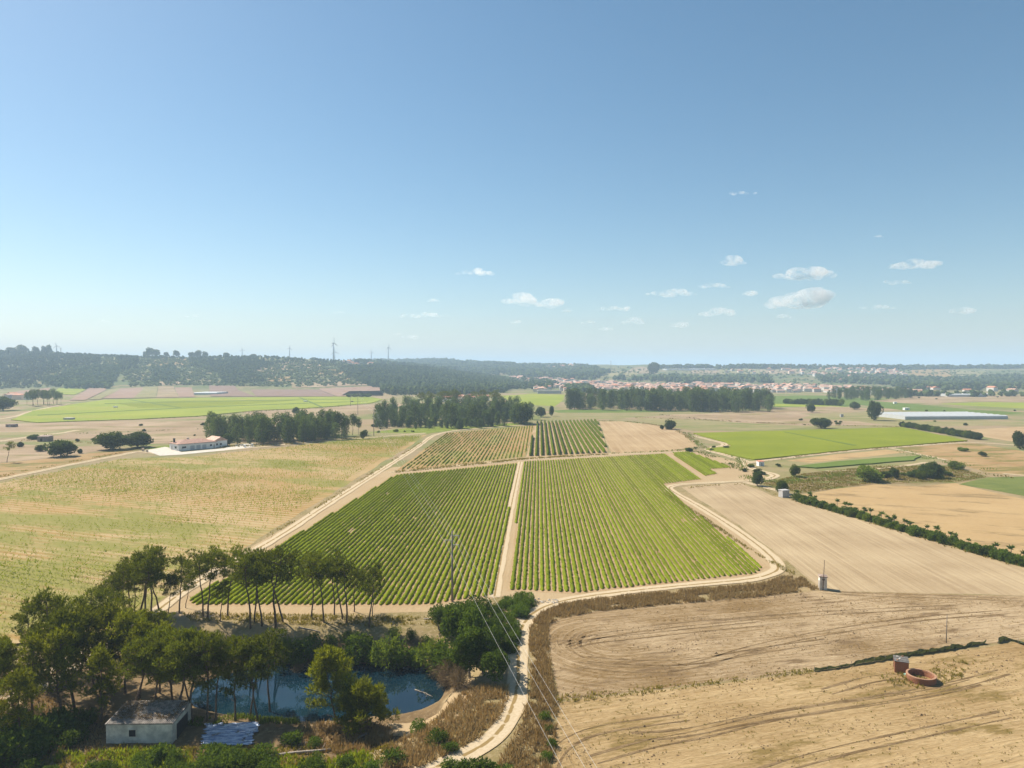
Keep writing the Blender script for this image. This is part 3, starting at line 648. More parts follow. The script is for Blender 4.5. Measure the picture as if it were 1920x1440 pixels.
tree_px('pine_tree', p6, 6.6, L_PINE2, M_BARK, 690, 1368, 1270, 'low spreading young pine beside the sandy beach', 'pine tree', None, rt)
tree_px('pine_tree', [pine(162, 7, 0.12, 2.4, 18, 40, 0.4)], 7.6, L_PINE, M_BARK, 655, 1372, 1290, 'small dense pine tucked under the wide shore pine', 'pine tree', None, rt)

# ------------------------------------------------------------------ broadleaf trees and bushes round the pond
BROAD = [broad(200 + k, 8, 3.6, 0.18, 18, 120) for k in range(4)]
for x, yb, yt in [(893,1235,1140),(868,1225,1128),(905,1262,1175),(882,1272,1180),(858,1190,1125),(925,1222,1172),(895,1185,1120),(822,1180,1135)]:
    tree_px('broadleaf_tree', BROAD, 8.2, L_BROAD, M_BARKG, x, yb, yt, 'dark leafy tree crowding the bank between pond and road bend', 'tree', 'leafy trees by the road bend', rt)
tree_px('broadleaf_tree', BROAD, 8.2, L_BROAD, M_BARKG, 928, 1283, 1215, 'leafy tree whose shadow falls across the dirt road', 'tree', None, rt)
SHRUBS = [shrub(230 + k, 2.0, 3.0, 9, 90, 0.34, 0.16) for k in range(4)]
for x, yb, yt in [(545,1240,1180),(575,1235,1175),(600,1245,1190),(640,1250,1185),(668,1245,1175),(700,1248,1180),(725,1250,1170),(752,1252,1185),(780,1250,1180),(812,1250,1170),(835,1265,1185),(560,1255,1205),(690,1215,1165),(650,1205,1160),(740,1195,1150),(620,1215,1160),(770,1200,1155),(855,1270,1200),(800,1215,1165),(530,1215,1170),(500,1230,1185),(470,1225,1180),(430,1225,1180),(395,1225,1185),(358,1215,1170),(712,1225,1190),(590,1200,1170)]:
    tree_px('waterside_shrub', SHRUBS, 3.2, (L_BROAD, L_SHRUB, L_BROAD, L_OAK)[int(x + yb) % 4], M_BARKG, x, yb, yb - (yb - yt) * (.45 + .5 * ((int(x) * 7) % 10) / 10), 'dark green shrub on the steep far bank of the pond', 'shrub', 'shrubs on the far bank of the pond', rt, ('stems', 'foliage'))
BRUSHS = [shrub(240 + k, 1.8, 2.2, 9, 110, 0.7, 0.05, 2, 0.3) for k in range(2)]
for x, yb, yt in [(842,1285,1243),(860,1292,1258),(828,1270,1240),(610,1262,1235),(560,1270,1248)]:
    tree_px('dead_brush', BRUSHS, 2.4, L_BRUSH, M_DEAD, x, yb, yt, 'pile of dry brown brushwood at the edge of the pond', 'brushwood', 'brushwood piles at the water edge', rt, ('stems', 'twigs'))
BUSHY = [shrub(250 + k, 1.5, 1.6, 8, 90, 0.32, 0.12) for k in range(4)]
for x, yb, yt in [(60,1395,1350),(90,1385,1340),(30,1385,1335),(110,1370,1330),(10,1420,1370),(135,1395,1362),(75,1420,1385),(160,1360,1330)]:
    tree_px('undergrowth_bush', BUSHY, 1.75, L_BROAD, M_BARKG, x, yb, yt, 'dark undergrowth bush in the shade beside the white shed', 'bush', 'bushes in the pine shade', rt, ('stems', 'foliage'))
for k in range(46):
    x = rt.uniform(-80, 760); y = 1446 + rt.uniform(-18, 30) - (x < 520) * 6
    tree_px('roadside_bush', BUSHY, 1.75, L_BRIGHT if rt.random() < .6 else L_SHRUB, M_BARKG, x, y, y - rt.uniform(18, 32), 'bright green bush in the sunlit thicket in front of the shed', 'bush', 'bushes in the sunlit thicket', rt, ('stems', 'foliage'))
for x, y, t in [(845,1450,1424),(870,1455,1426),(895,1456,1424),(920,1452,1430),(940,1462,1436)]:
    tree_px('roadside_bush', BUSHY, 1.75, L_SHRUB, M_BARKG, x, y, t, 'green leafy bush where the two wheel tracks widen', 'bush', 'bushes at the widening of the road', rt, ('stems', 'foliage'))
for x, yb, yt in [(548,1395,1372),(1020,1350,1335),(1035,1400,1386),(820,1395,1368),(590,1400,1382),(785,1375,1352),(1025,1425,1410),(845,1410,1392),(1030,1372,1360)]:
    tree_px('verge_bush', BUSHY, 1.75, L_SHRUB, M_BARKG, x, yb, yt, 'small green bush among the brown dry grass beside the road', 'bush', 'bushes in the dry grass', rt, ('stems', 'foliage'))
lush = [(925,1150),(935,1128),(985,1125),(1000,1135),(975,1165),(966,1200),(960,1235),(925,1210),(915,1170)]
for k in range(40):
    while True:
        x, y = rt.uniform(915, 1000), rt.uniform(1122, 1235)
        if inpoly(x, y, lush): break
    tree_px('bramble_bush', BUSHY, 1.75, L_BRIGHT, M_BARKG, x, y, y - rt.uniform(11, 20), 'yellow-green bramble filling the inside of the road bend', 'bush', 'brambles inside the road bend', rt, ('stems', 'foliage'))

# ------------------------------------------------------------------ grass as stuff
def grass_px(name, poly, dens, ht, mat, label, seed, k=5, wd=0.10, spread=0.35, ymax=400, ymin=70):
    r = np.random.default_rng(seed); w = np.array([P(*p)[:2] for p in poly]); lo = w.min(0); hi = w.max(0)
    n = int((hi - lo).prod() * dens); pts = r.uniform(lo, hi, (n, 2)); ok = inpoly(pts[:, 0], pts[:, 1], [tuple(a) for a in w]); pts = pts[ok]
    nz = fbm(pts[:, 0] / 3, pts[:, 1] / 3, seed, 2); pts = pts[nz > -0.18]; nz = nz[nz > -0.18]
    c = np.concatenate([pts, H(pts[:, 0], pts[:, 1])[:, None]], 1); m = MB()
    hh = np.repeat((0.7 + 1.6 * (nz + 0.18)), k); c = np.repeat(c, k, 0); nn = len(c)
    c[:, :2] += r.normal(size=(nn, 2)) * 0.12
    d = r.normal(size=(nn, 3)) * spread; d[:, 2] = 1; d /= np.linalg.norm(d, axis=1)[:, None]
    L = (ht * hh * r.uniform(0.5, 1.2, nn))[:, None]; th = r.uniform(0, 6.28, nn); s = np.stack([np.cos(th), np.sin(th), 0 * th], 1) * wd
    v = np.stack([c - s * .4, c + s * .4, c + d * L * .6 + s * .5, c + d * L, c + d * L * .6 - s * .5], 1)
    q = np.arange(nn)[:, None] * 5
    m.add(v.reshape(-1, 3), np.concatenate([q + 0, q + 1, q + 2, q + 4], 1)); m.t.append(np.concatenate([q + 4, q + 2, q + 3], 1))
    return tag(link(name, m.mesh(name), mat), label, 'grass', None, 'stuff')
grass_px('dry_grass', [(1028,1172),(1015,1150),(1060,1132),(1200,1115),(1330,1104),(1420,1097),(1470,1082),(1500,1082),(1535,1106),(1400,1122),(1250,1134),(1120,1147),(1060,1158)], 9, 0.85, L_DRY, 'brown dry grass bank along the road above the ploughed field', 1)
grass_px('dry_grass', [(992,1180),(1012,1152),(1030,1165),(1028,1200),(1032,1250),(1042,1300),(1048,1330),(1040,1400),(1030,1560),(880,1560),(935,1430),(972,1368),(996,1300)], 9, 0.75, L_DRY, 'brown dry grass between the dirt road and the fields', 2)
grass_px('dry_grass', [(880,1290),(955,1290),(952,1315),(935,1350),(905,1382),(850,1412),(790,1440),(720,1450),(730,1400),(820,1350),(850,1320)], 8, 0.8, L_DRY, 'brown dry grass on the slope between beach and road', 3)
grass_px('rough_grass', [(150,1400),(500,1400),(720,1400),(760,1430),(700,1470),(100,1500),(-60,1480),(-60,1390)], 5, 0.55, L_DRYG, 'rough half-dry grass in the clearing before the shed', 4)
grass_px('rough_grass', [(340,1150),(520,1152),(720,1156),(850,1158),(860,1172),(700,1176),(520,1172),(360,1166)], 4, 0.55, L_DRYG, 'yellow grass tufts along the top of the pond bank', 5)
grass_px('dry_grass', [(1240,925),(1258,930),(1330,975),(1420,1038),(1500,1078),(1480,1078),(1400,1030),(1300,962)], 2.5, 0.6, L_DRYG, 'weedy strip between stubble field and vineyard road', 6)
grass_px('dry_grass', [(1040,1306),(1300,1280),(1530,1252),(1530,1262),(1300,1292),(1040,1322)], 3, 0.45, L_DRYG, 'dry grass ridge dividing the ploughed and raked fields', 7)
grass_px('dry_grass', [(560,1360),(640,1355),(740,1365),(735,1400),(600,1410),(550,1390)], 6, 0.7, L_DRY, 'brown dry grass on the mound beside the beach', 8)
grass_px('dry_grass', [(-60,1235),(80,1300),(220,1360),(190,1410),(-60,1390)], 3, 0.6, L_DRY, 'dry grass in the light gaps under the pine grove', 12)
grass_px('dry_grass', [(1640,1262),(1700,1262),(1760,1240),(1830,1240),(1800,1275),(1720,1295),(1660,1280)], 2.5, 0.5, L_DRYG, 'dry grass around the brick hut and round tank', 9)
grass_px('rough_grass', [(1430,908),(1500,890),(1640,874),(1780,874),(1850,895),(1790,904),(1640,906),(1500,925)], 1.6, 0.6, L_DRYG, 'rough scrub grass of the ditch below the fallow field', 10, 4, 0.16)
grass_px('rough_grass', [(740,884),(860,871),(985,859),(1141,851),(1141,853),(985,862),(860,875),(740,887)], 1.5, 0.7, L_DRYG, 'weedy strip between the two vineyards', 11, 4, 0.2)

grass_px('lush_grass', [(110,1412),(300,1408),(520,1412),(700,1418),(700,1500),(60,1500)], 7, 0.75, L_BRIGHT, 'bright green undergrowth in the sun before the shed', 13, 5, .14)
grass_px('reed_grass', [(330,1356),(520,1352),(560,1350),(560,1358),(330,1362)], 8, 0.7, L_SHRUB, 'green grass along the near shore of the pond', 14)
def margin(px, width, dens, ht, mat, label, seed, wd=.2):
    c, t = smooth_path([P(*q)[:2] for q in px], 1.0); r = np.random.default_rng(seed); n = int(len(c) * width * dens); i = r.integers(0, len(c), n)
    d = np.gradient(c, axis=0); d /= np.linalg.norm(d, axis=1)[:, None] + 1e-9; nn = np.stack([-d[:, 1], d[:, 0]], 1)
    p = c[i] + nn[i] * (r.normal(size=n) * width / 2.5)[:, None] + r.uniform(-.5, .5, (n, 2)); p = p[fbm(p[:, 0] / 7, p[:, 1] / 7, seed, 3) > -.08]; n = len(p)
    m = MB(); leaves(m, np.c_[p, H(p[:, 0], p[:, 1])], np.tile([0, 0, 1.0], (n, 1)), ht, wd, r, .4, 4, .3)
    tag(link('weedy_margin', m.mesh('weedy_margin'), mat), label, 'weeds', None, 'stuff')
for k, (px, wdt, dn, ht, mt, lb) in enumerate([
    ([(1290,811),(1310,838),(1370,852),(1392,866),(1388,880)], 4, .8, .8, L_SHRUB, 'green weeds along the track outside the corner plot'),
    ([(1300,845),(1345,858),(1400,885)], 5, .8, .9, L_SHRUB, 'green weeds between the corner plot and the road'),
    ([(1440,864),(1560,848),(1690,838),(1815,828)], 2.5, .8, .8, L_DRYG, 'dry weeds under the edge of the bright green field'),
    ([(1123,790),(1165,790),(1210,794),(1265,803),(1305,830)], 3, .8, .9, L_DRYG, 'weeds along the top edge of the tan striped field'),
    ([(1145,851),(1270,846),(1310,840)], 3, .9, .9, L_SHRUB, 'green weeds along the foot of the tan striped field'),
    ([(0,894),(110,871),(230,849)], 2, .9, .8, L_DRYG, 'dry verge weeds along the farmhouse road'),
    ([(500,1008),(600,949),(720,874),(790,830)], 1.6, 1.0, .6, L_DRYG, 'dry weeds beside the diagonal road'),
    ([(1190,783),(1300,787),(1480,796),(1690,801)], 4, .5, 1.0, L_DRYG, 'dry weeds on the bank below the pink field'),
    ([(1240,778),(1330,788),(1440,794),(1560,799)], 4, .5, 1.0, L_BRUSH, 'brown weeds on the ditch side of the pink field'),
    ([(1495,940),(1700,1000),(1920,1064)], 2.0, 1.5, .6, L_DRYG, 'grass along the foot of the long hedge'),
    ([(1280,916),(1340,910),(1400,907),(1470,934)], 2, 1.2, .6, L_DRYG, 'dry weeds round the head of the stubble field'),
    ([(250,836),(120,828),(40,826)], 3, .5, .9, L_DRYG, 'weeds along the boundary below the dry field'),
    ([(60,817),(300,808),(480,800)], 3, .4, 1.0, L_SHRUB, 'green weeds along a ditch in the dry plain'),
    ([(120,791),(370,783),(480,772),(640,762)], 4, .4, 1.2, L_SHRUB, 'green weeds along the edge of the large green field'),
    ([(1840,888),(1920,900)], 3, .8, .8, L_DRYG, 'dry weeds by the olive green strip'),
    ([(1690,846),(1770,866),(1860,882)], 7, .5, .9, L_SHRUB, 'green weeds scattered in the brown rough field'),
    ([(380,838),(480,838),(600,829),(690,819)], 4, .9, 1.1, L_DRYG, 'dry undergrowth along the foot of the narrow wood'),
    ([(735,886),(860,875),(985,862)], 1.0, 1.0, .5, L_DRYG, 'dry weeds on the path between the two vineyards'),
    ([(1400,893),(1440,908),(1500,900),(1600,890)], 7, .9, .9, L_SHRUB, 'green weeds in the ditch by the road loop')]): margin(px, wdt, dn, ht, mt, lb, 60 + k)
grass_px('beach_grass', [(745,1362),(800,1358),(850,1335),(870,1300),(880,1320),(850,1352),(800,1372),(745,1380)], 1.0, 0.3, L_SHRUB, 'green tufts growing on the sandy beach', 15, 5, .08)
# ------------------------------------------------------------------ vine rows
DV = np.array([math.sin(VD), math.cos(VD)]); NV = np.array([math.cos(VD), -math.sin(VD)])
def vine_row(p0, p1, wd, ht, r, seg, gap=0.0, nleaf=5):
    L = np.linalg.norm(p1 - p0); n = max(3, int(L / seg)); t = np.linspace(0, L, n)
    th = np.linspace(-0.15, math.pi + 0.15, 7)
    m = MB(); sd = r.integers(1000)
    sz = 0.92 + 0.5 * fbm(t / 3, np.full(n, sd * 1.7), 2, 3) * 0.9 + r.normal(size=n) * 0.05
    if gap: sz *= np.where(vnoise(t / 5, np.full(n, sd * 2.3), 8) < gap, 0.25, 1)
    sz[0] *= 0.5; sz[-1] *= 0.5
    jit = 1 + r.normal(size=(n, 7)) * 0.09
    wx = np.cos(th)[None] * wd / 2 * sz[:, None] * jit + (r.normal(size=n) * 0.04)[:, None]
    wz = np.maximum(np.sin(th)[None] * ht * sz[:, None] * jit, 0.02)
    X = NV[0] * wx + DV[0] * t[:, None]; Y = NV[1] * wx + DV[1] * t[:, None]
    i = np.arange(n - 1)[:, None] * 7 + np.arange(6)[None]
    m.add(np.stack([X, Y, wz], -1).reshape(-1, 3), np.stack([i, i + 1, i + 8, i + 7], -1).reshape(-1, 4))
    k = int(L * nleaf)
    if k:
        a = r.integers(0, n, k); b = r.integers(1, 6, k)
        c = np.stack([X[a, b], Y[a, b], wz[a, b]], 1); nr = np.stack([NV[0] * np.cos(th[b]), NV[1] * np.cos(th[b]), np.sin(th[b])], 1)
        leaves(m, c - nr * 0.06, nr, 0.3, 0.22, r, 0.6, 1, 0.2)
    return m.mesh('vine_row', True)
def vineyard(px, spacing, wd, ht, mat, label, group, seg=0.8, gap=0.0, nleaf=3, seed=1, inset=0.3, rev=False):
    RW = []
    r = np.random.default_rng(seed); w = np.array([P(*p)[:2] for p in px]); a = w @ NV; b = w @ DV; n = len(w); k = 0
    s = a.min() + spacing * 0.5
    while s < a.max():
        hits = []
        for i in range(n):
            a0, a1 = a[i], a[(i + 1) % n]
            if (a0 > s) != (a1 > s): hits.append(b[i] + (s - a0) / (a1 - a0) * (b[(i + 1) % n] - b[i]))
        hits.sort()
        for j in range(0, len(hits) - 1, 2):
            t0, t1 = hits[j] + inset + r.uniform(-.35, .35), hits[j + 1] - inset + r.uniform(-.35, .35)
            if t1 - t0 < 4: continue
            p0 = NV * s + DV * t0; p1 = NV * s + DV * t1
            o = link('vine_row', vine_row(p0, p1, wd, ht, r, seg, gap, nleaf), mat, loc=(p0[0], p0[1], 0.03))
            RW.append(o); k += 1
        s += spacing
    for i, o in enumerate(RW[::-1] if rev else RW): tag(o, label % ORD(i + 1), 'vine row', group)
    return k
N1 = vineyard([(742,891),(971.5,869),(921,1117),(800,1135),(365,1135),(352,1126)], 1.33, 0.96, 0.55, L_VINE, 'leafy green vine row, %s from the central path, on the pond side', 'vine rows on the pond side', seed=1, rev=True, gap=.03)
N2 = vineyard([(982,866),(1246,851),(1316,899),(1243,908),(1308,965),(1434,1062),(1418,1076),(1080,1112),(951,1106)], 1.36, 0.94, 0.52, L_VINE2, 'low green vine row, %s from the central path, towards the curving road', 'vine rows beside the curving road', seed=2, gap=.03)
N3 = vineyard([(1258,849),(1291,847),(1376,877),(1333,880),(1343,889),(1322,893)], 1.5, 0.95, 0.6, L_VINE2, 'short green vine row, %s from the big vineyard, in the small corner plot', 'vine rows in the corner plot', seed=3)
N4 = vineyard([(989,856),(1005,793),(1120,789),(1139,849)], 3.3, 1.5, 2.1, L_VINED, 'tall dark green vine row, %s from the tan striped field', 'tall dark vine rows', rev=True, seed=4, nleaf=10)
N5 = vineyard([(748,881),(836,813),(1000,798),(983,856)], 2.1, 0.55, 0.6, L_VINE, 'thin patchy vine row on orange soil, %s from the tall dark vines', 'patchy vine rows on orange soil', rev=True, seed=5, gap=0.34, nleaf=5)

# ------------------------------------------------------------------ seedlings
sp = [(-420,1010),(0,908),(230,862),(350,859),(480,846),(640,829),(795,817),(770,832),(680,884),(580,945),(470,1014),(330,1100),(262,1148),(180,1190),(0,1210),(-420,1225)]
ws = np.array([P(*p)[:2] for p in sp]); ua = R(-21); U = np.array([math.cos(ua), math.sin(ua)]); V2 = np.array([0.06, 1.0]); V2 /= np.linalg.norm(V2)
aa, bb = np.meshgrid(np.arange(-420, 260, 1.25), np.arange(-60, 620, 3.0))
pp = aa.ravel()[:, None] * U + bb.ravel()[:, None] * V2 + rng.normal(size=(aa.size, 2)) * 0.09
pp = pp[inpoly(pp[:, 0], pp[:, 1], [tuple(a) for a in ws])]
X, Y = proj(pp[:, 0], pp[:, 1], np.zeros(len(pp))); vis = (X > -150) & (Y < 1230); pp = pp[vis]
gr = fbm(pp[:, 0] / 45, pp[:, 1] / 28, 77, 3) + 0.16 * np.sin(pp[:, 1] / 24 + 1.0)
keep = rng.uniform(size=len(pp)) < np.clip(0.8 + gr * 1.4, 0.35, 1); pp = pp[keep]; gr = gr[keep]
def seedling(seed):
    r = np.random.default_rng(seed); m = MB(); m.tube([(0, 0, 0), (0.02, 0.01, 0.55)], [0.025, 0.02], 4)
    n = 9; c = np.stack([r.normal(size=n) * .12, r.normal(size=n) * .12, r.uniform(.2, .7, n)], 1)
    c[:, 2] *= 1.5; leaves(m, c, np.stack([c[:, 0] * 4, c[:, 1] * 4, 0 * c[:, 2] + .3], 1), 0.42, 0.2, r, 0.6); return m
SD = [seedling(s) for s in range(4)]; SDM = [s.mesh('vine_seedling') for s in SD]
order = np.argsort(pp[:, 1]); pp = pp[order]; gr = gr[order]
xx, yy_ = proj(pp[:, 0], pp[:, 1], np.zeros(len(pp)))
inv = np.where((xx > 0) & (yy_ < 1195))[0][:300]; ins = np.zeros(len(pp), bool); ins[inv] = True
for k in inv:
    o = link('vine_seedling', SDM[k % 4], L_VINE, loc=(pp[k, 0], pp[k, 1], 0.02), rz=rng.uniform(0, 6.28), scale=rng.uniform(0.7, 1.25) * (1 + gr[k]))
    tag(o, 'small young vine plant in the seedling field beside the pine grove', 'seedling', 'young vines in the seedling field')
m = MB(); rest = np.where(~ins)[0]
th = rng.uniform(0, 6.28, len(rest)); ss = rng.uniform(0.7, 1.25, len(rest)) * (1 + np.clip(gr[rest], -.4, .6))
for q in range(4):
    sel = np.arange(len(rest)) % 4 == q; vv = np.concatenate(SD[q].v)
    b = vv[8 + 2:] if False else vv[10:]
    c, s_ = np.cos(th[sel])[:, None], np.sin(th[sel])[:, None]; k_ = ss[sel][:, None]
    x = (b[None, :, 0] * c - b[None, :, 1] * s_) * k_ + pp[rest][sel][:, 0:1]; y = (b[None, :, 0] * s_ + b[None, :, 1] * c) * k_ + pp[rest][sel][:, 1:2]
    z = b[None, :, 2] * k_ + 0.02
    v = np.stack([x, y, z], -1).reshape(-1, 3); m.add(v, np.arange(len(v)).reshape(-1, 4))
tag(link('vine_seedlings', m.mesh('vine_seedlings'), L_VINE), 'thousands of young vine plants spread over the orange seedling field', 'seedlings', None, 'stuff')

# ------------------------------------------------------------------ woods in the middle distance
EUC = [euc(300 + k, 20, 4.2, 0.05) for k in range(5)]
EUCT = [euc(310 + k, 20, 3.6, 0.5, 20) for k in range(3)]
EUCY = [euc(320 + k, 12, 2.6, 0.08, 18) for k in range(3)]
def wood(px, n, pairs, lm, Hn, hts, label, group, name='eucalyptus_tree', mind=2.5, seed=0):
    r = np.random.default_rng(seed); w = np.array([P(*p)[:2] for p in px]); lo = w.min(0); hi = w.max(0); pts = []
    tries = 0
    while len(pts) < n and tries < 20000:
        tries += 1; c = r.uniform(lo, hi)
        if inpoly(c[0], c[1], [tuple(a) for a in w]) and all((c[0]-q[0])**2 + (c[1]-q[1])**2 > mind*mind for q in pts): pts.append(c)
    for c in pts:
        s = r.uniform(*hts) / Hn
        put(name, pairs[r.integers(len(pairs))], lm, M_BARKG, (c[0], c[1], float(H(c[0], c[1]))), s, r.uniform(0, 6.28), label, 'tree', group, sxy=s * r.uniform(0.9, 1.25))
wood([(378,826),(440,834),(480,834),(560,830),(640,824),(655,817),(600,813),(480,815),(400,818)], 75, EUC, L_EUC, 20, (11, 19), 'tall eucalyptus in the narrow wood beside the white farmhouse', 'eucalyptus wood beside the farmhouse', seed=1)
for x, yb, yt in [(651,818,780),(661,816,777),(672,815,784),(640,822,776),(630,822,772)]:
    tree_px('eucalyptus_tree', EUCT, 20, L_EUC, M_BARKG, x, yb, yt, 'slim eucalyptus with bare trunk standing apart at the end of the narrow wood', 'tree', 'bare-trunked trees ending the narrow wood', rt)
wood([(705,800),(760,802),(850,803),(940,800),(985,795),(1000,785),(960,775),(850,772),(760,775),(715,785)], 165, EUC + EUCY, L_EUC, 20, (11, 20), 'dark green tree in the mixed wood behind the orange vineyard', 'mixed wood behind the orange vineyard', 'woodland_tree', seed=2, mind=4)
wood([(702,804),(760,805),(850,805),(930,802),(930,798),(760,799),(705,798)], 40, EUCY, L_EUCY, 12, (4, 9), 'young bright green tree edging the mixed wood', 'young trees edging the mixed wood', 'young_tree', seed=3)
wood([(770,776),(850,772),(930,773),(940,768),(850,765),(780,768)], 16, PINES_TALL, L_PINE, 13.6, (19, 25), 'tall umbrella pine rising above the mixed wood', 'umbrella pines above the mixed wood', 'umbrella_pine', seed=4, mind=8)
wood([(1062,768),(1150,770),(1290,772),(1380,774),(1444,774),(1448,764),(1380,760),(1200,757),(1080,758)], 180, EUC, L_EUC, 20, (15, 25.5), 'eucalyptus in the long dark wood between the fields and the town', 'long eucalyptus wood before the town', seed=15, mind=4.6)
wood([(1552,750),(1620,752),(1705,748),(1712,744),(1640,740),(1560,742)], 55, EUC, L_EUC, 20, (12, 18), 'eucalyptus in the small dark wood beside the tan fields', 'small dark wood by the tan fields', 'dark_wood_tree', seed=6, mind=7)
wood([(45,760),(60,762),(122,760),(126,757),(60,757)], 12, EUCT, L_OAK, 20, (15, 21), 'flat-crowned tree in the short row by the green field', 'tree row by the green field', 'field_tree', seed=7, mind=9)

# ------------------------------------------------------------------ single trees and bushes of the plain
OAK = [broad(400 + k, 8, 5.0, 0.12, 24, 110, 0.7, 0.5, 0.35) for k in range(4)]
LOWB = [broad(410 + k, 8, 5.0, -0.05, 11 + 2 * k, 150, 0.8, 0.45, 0.2) for k in range(6)]
def one(x, yb, yt, wpx, label, cat='tree', lm=None, name='oak_tree', group=None):
    tree_px(name, LOWB if 'bush' in name else OAK, 8.3, lm or L_OAK, M_BARKG, x, yb, yt, label, cat, group, rt, wpx=wpx, wn=4.6)
one(210, 843, 811, 54, 'big round-crowned dark oak standing in the pale field'); one(258, 839, 811, 50, 'broad dark oak next to the farmhouse lawn')
one(268, 837, 820, 16, 'small round green tree on the farmhouse lawn', lm=L_SHRUB); one(114, 856, 826, 46, 'solitary dark oak on the edge of the orange field')
one(78, 846, 834, 18, 'low round bush in the pale field by the solitary oak', 'bush', name='bush'); one(150, 850, 842, 8, 'tiny dark cypress-like bush by the orange field', 'bush', name='bush')
one(38, 838, 829, 10, 'small round bush near the stone ruin', 'bush', name='bush'); one(62, 824, 815, 20, 'leafy bush leaning on the stone ruin', 'bush', name='bush')
tree_px('pine_tree', PINES_TALL, 13.6, L_PINE, M_BARK, 13, 867, 826, 'lone flat-topped pine at the edge of the orange field', 'pine tree', None, rt)
one(555, 777, 764, 15, 'lone umbrella-shaped tree on the pale field beyond the narrow wood'); one(682, 823, 807, 17, 'dark round bush by the junction of the farm roads', 'bush', name='bush')
one(978, 795, 756, 44, 'very dark broad tree at the corner of the dark vineyard'); one(1014, 782, 764, 19, 'small conical tree behind the dark vineyard', lm=L_BROAD); one(1034, 780, 761, 9, 'thin upright tree behind the dark vineyard', lm=L_BROAD)
one(1255, 805, 787, 22, 'dense dark bush behind the tan striped field', 'bush', name='bush'); one(1241, 806, 797, 9, 'tiny round bush beside the dense dark bush', 'bush', name='bush')
one(1420, 911, 886, 22, 'leaning dark tree at the road junction', lm=L_OAK); one(1466, 926, 902, 24, 'bushy green tree behind the grey concrete hut', lm=L_BROAD)
one(1540, 803, 783, 32, 'dark wind-swept tree above the bright green field'); one(1520, 773, 757, 17, 'small round tree in the tan strip', lm=L_BROAD); one(1603, 768, 754, 17, 'bare grey-green tree beside the curving track')
one(1640, 788, 752, 22, 'tall twin-lobed tree beside the long greenhouse', lm=L_BROAD); one(1630, 903, 873, 42, 'big round olive-green bush in the ditch', 'bush', L_SHRUB, 'bush')
one(1746, 896, 868, 36, 'tall dark bush at the end of the ditch', 'bush', name='bush'); one(1792, 880, 865, 24, 'blue-green bush in the brown rough field', 'bush', L_EUC, 'bush'); one(1490, 894, 871, 17, 'bright yellow-green willow beside the road', lm=L_BRIGHT)
one(1912, 842, 808, 24, 'tree beside the farm track by the tan field', lm=L_BROAD); one(1805, 846, 837, 20, 'low bush in the brown rough field', 'bush', L_SHRUB, 'bush'); one(1843, 856, 847, 16, 'small round bush in the brown rough field', 'bush', L_SHRUB, 'bush')
one(338, 845, 836, 13, 'grey-green round bush in front of the farmhouse', 'bush', L_EUC, 'bush'); one(427, 835, 813, 18, 'bright green tree beside the farmhouse end', lm=L_BRIGHT); one(324, 842, 827, 9, 'ivy-green shrub at the farmhouse porch', 'bush', L_SHRUB, 'bush')
one(1225, 703, 679, 17, 'tall dark clump of trees on the ridge', 'tree', L_FAR)
one(5, 770, 745, 36, 'large dark tree beside the cluster of white cottages')
for x in np.linspace(655, 690, 4): one(x, 745, 738, 12, 'small dark tree in the clump beside the power pole', 'tree', group='clump by the power pole')
for k, x in enumerate(np.linspace(1652, 1772, 9)): one(x + rt.uniform(-5, 5), 897 + rt.uniform(-6, 6), 882 + rt.uniform(-5, 5), rt.uniform(18, 30), 'rounded green bush in the ditch thicket', 'bush', L_SHRUB if k % 3 else L_EUC, 'bush', 'ditch thicket')
for k, x in enumerate(np.linspace(1692, 1832, 22)):
    t = (x - 1692) / 140; yb = 800 + 24 * t
    one(x, yb, yb - 10 - 4 * t, 13 + 5 * t, 'dark bush in the hedge bordering the bright green field, %s from the greenhouse end' % ORD(k + 1), 'bush', L_BROAD, 'hedge_bush', 'hedge beside the bright green field')
for x in np.linspace(1474, 1576, 16):
    one(x, 757 + (x - 1474) * .04, 748, 12, 'dark low bush in the mounded hedge of the green plain', 'bush', L_BROAD, 'hedge_bush', 'mounded hedge in the plain')
for k in range(48):
    r1 = [((1440, 1700), (788, 800)), ((1700, 1915), (770, 800)), ((20, 250), (826, 838)), ((690, 780), (800, 812)), ((1440, 1900), (738, 752)), ((1280, 1380), (838, 850)), ((1380, 1480), (872, 898)), ((120, 480), (786, 834))][k % 8]
    x = rt.uniform(*r1[0]); y = rt.uniform(*r1[1]); h = (y - 688) * rt.uniform(0.02, 0.05)
    one(x, y, y - h, h * rt.uniform(1.2, 2.2), 'small scattered bush along a field boundary', 'bush', L_BROAD if k % 2 else L_SHRUB, 'field_bush', 'bushes along the field boundaries')
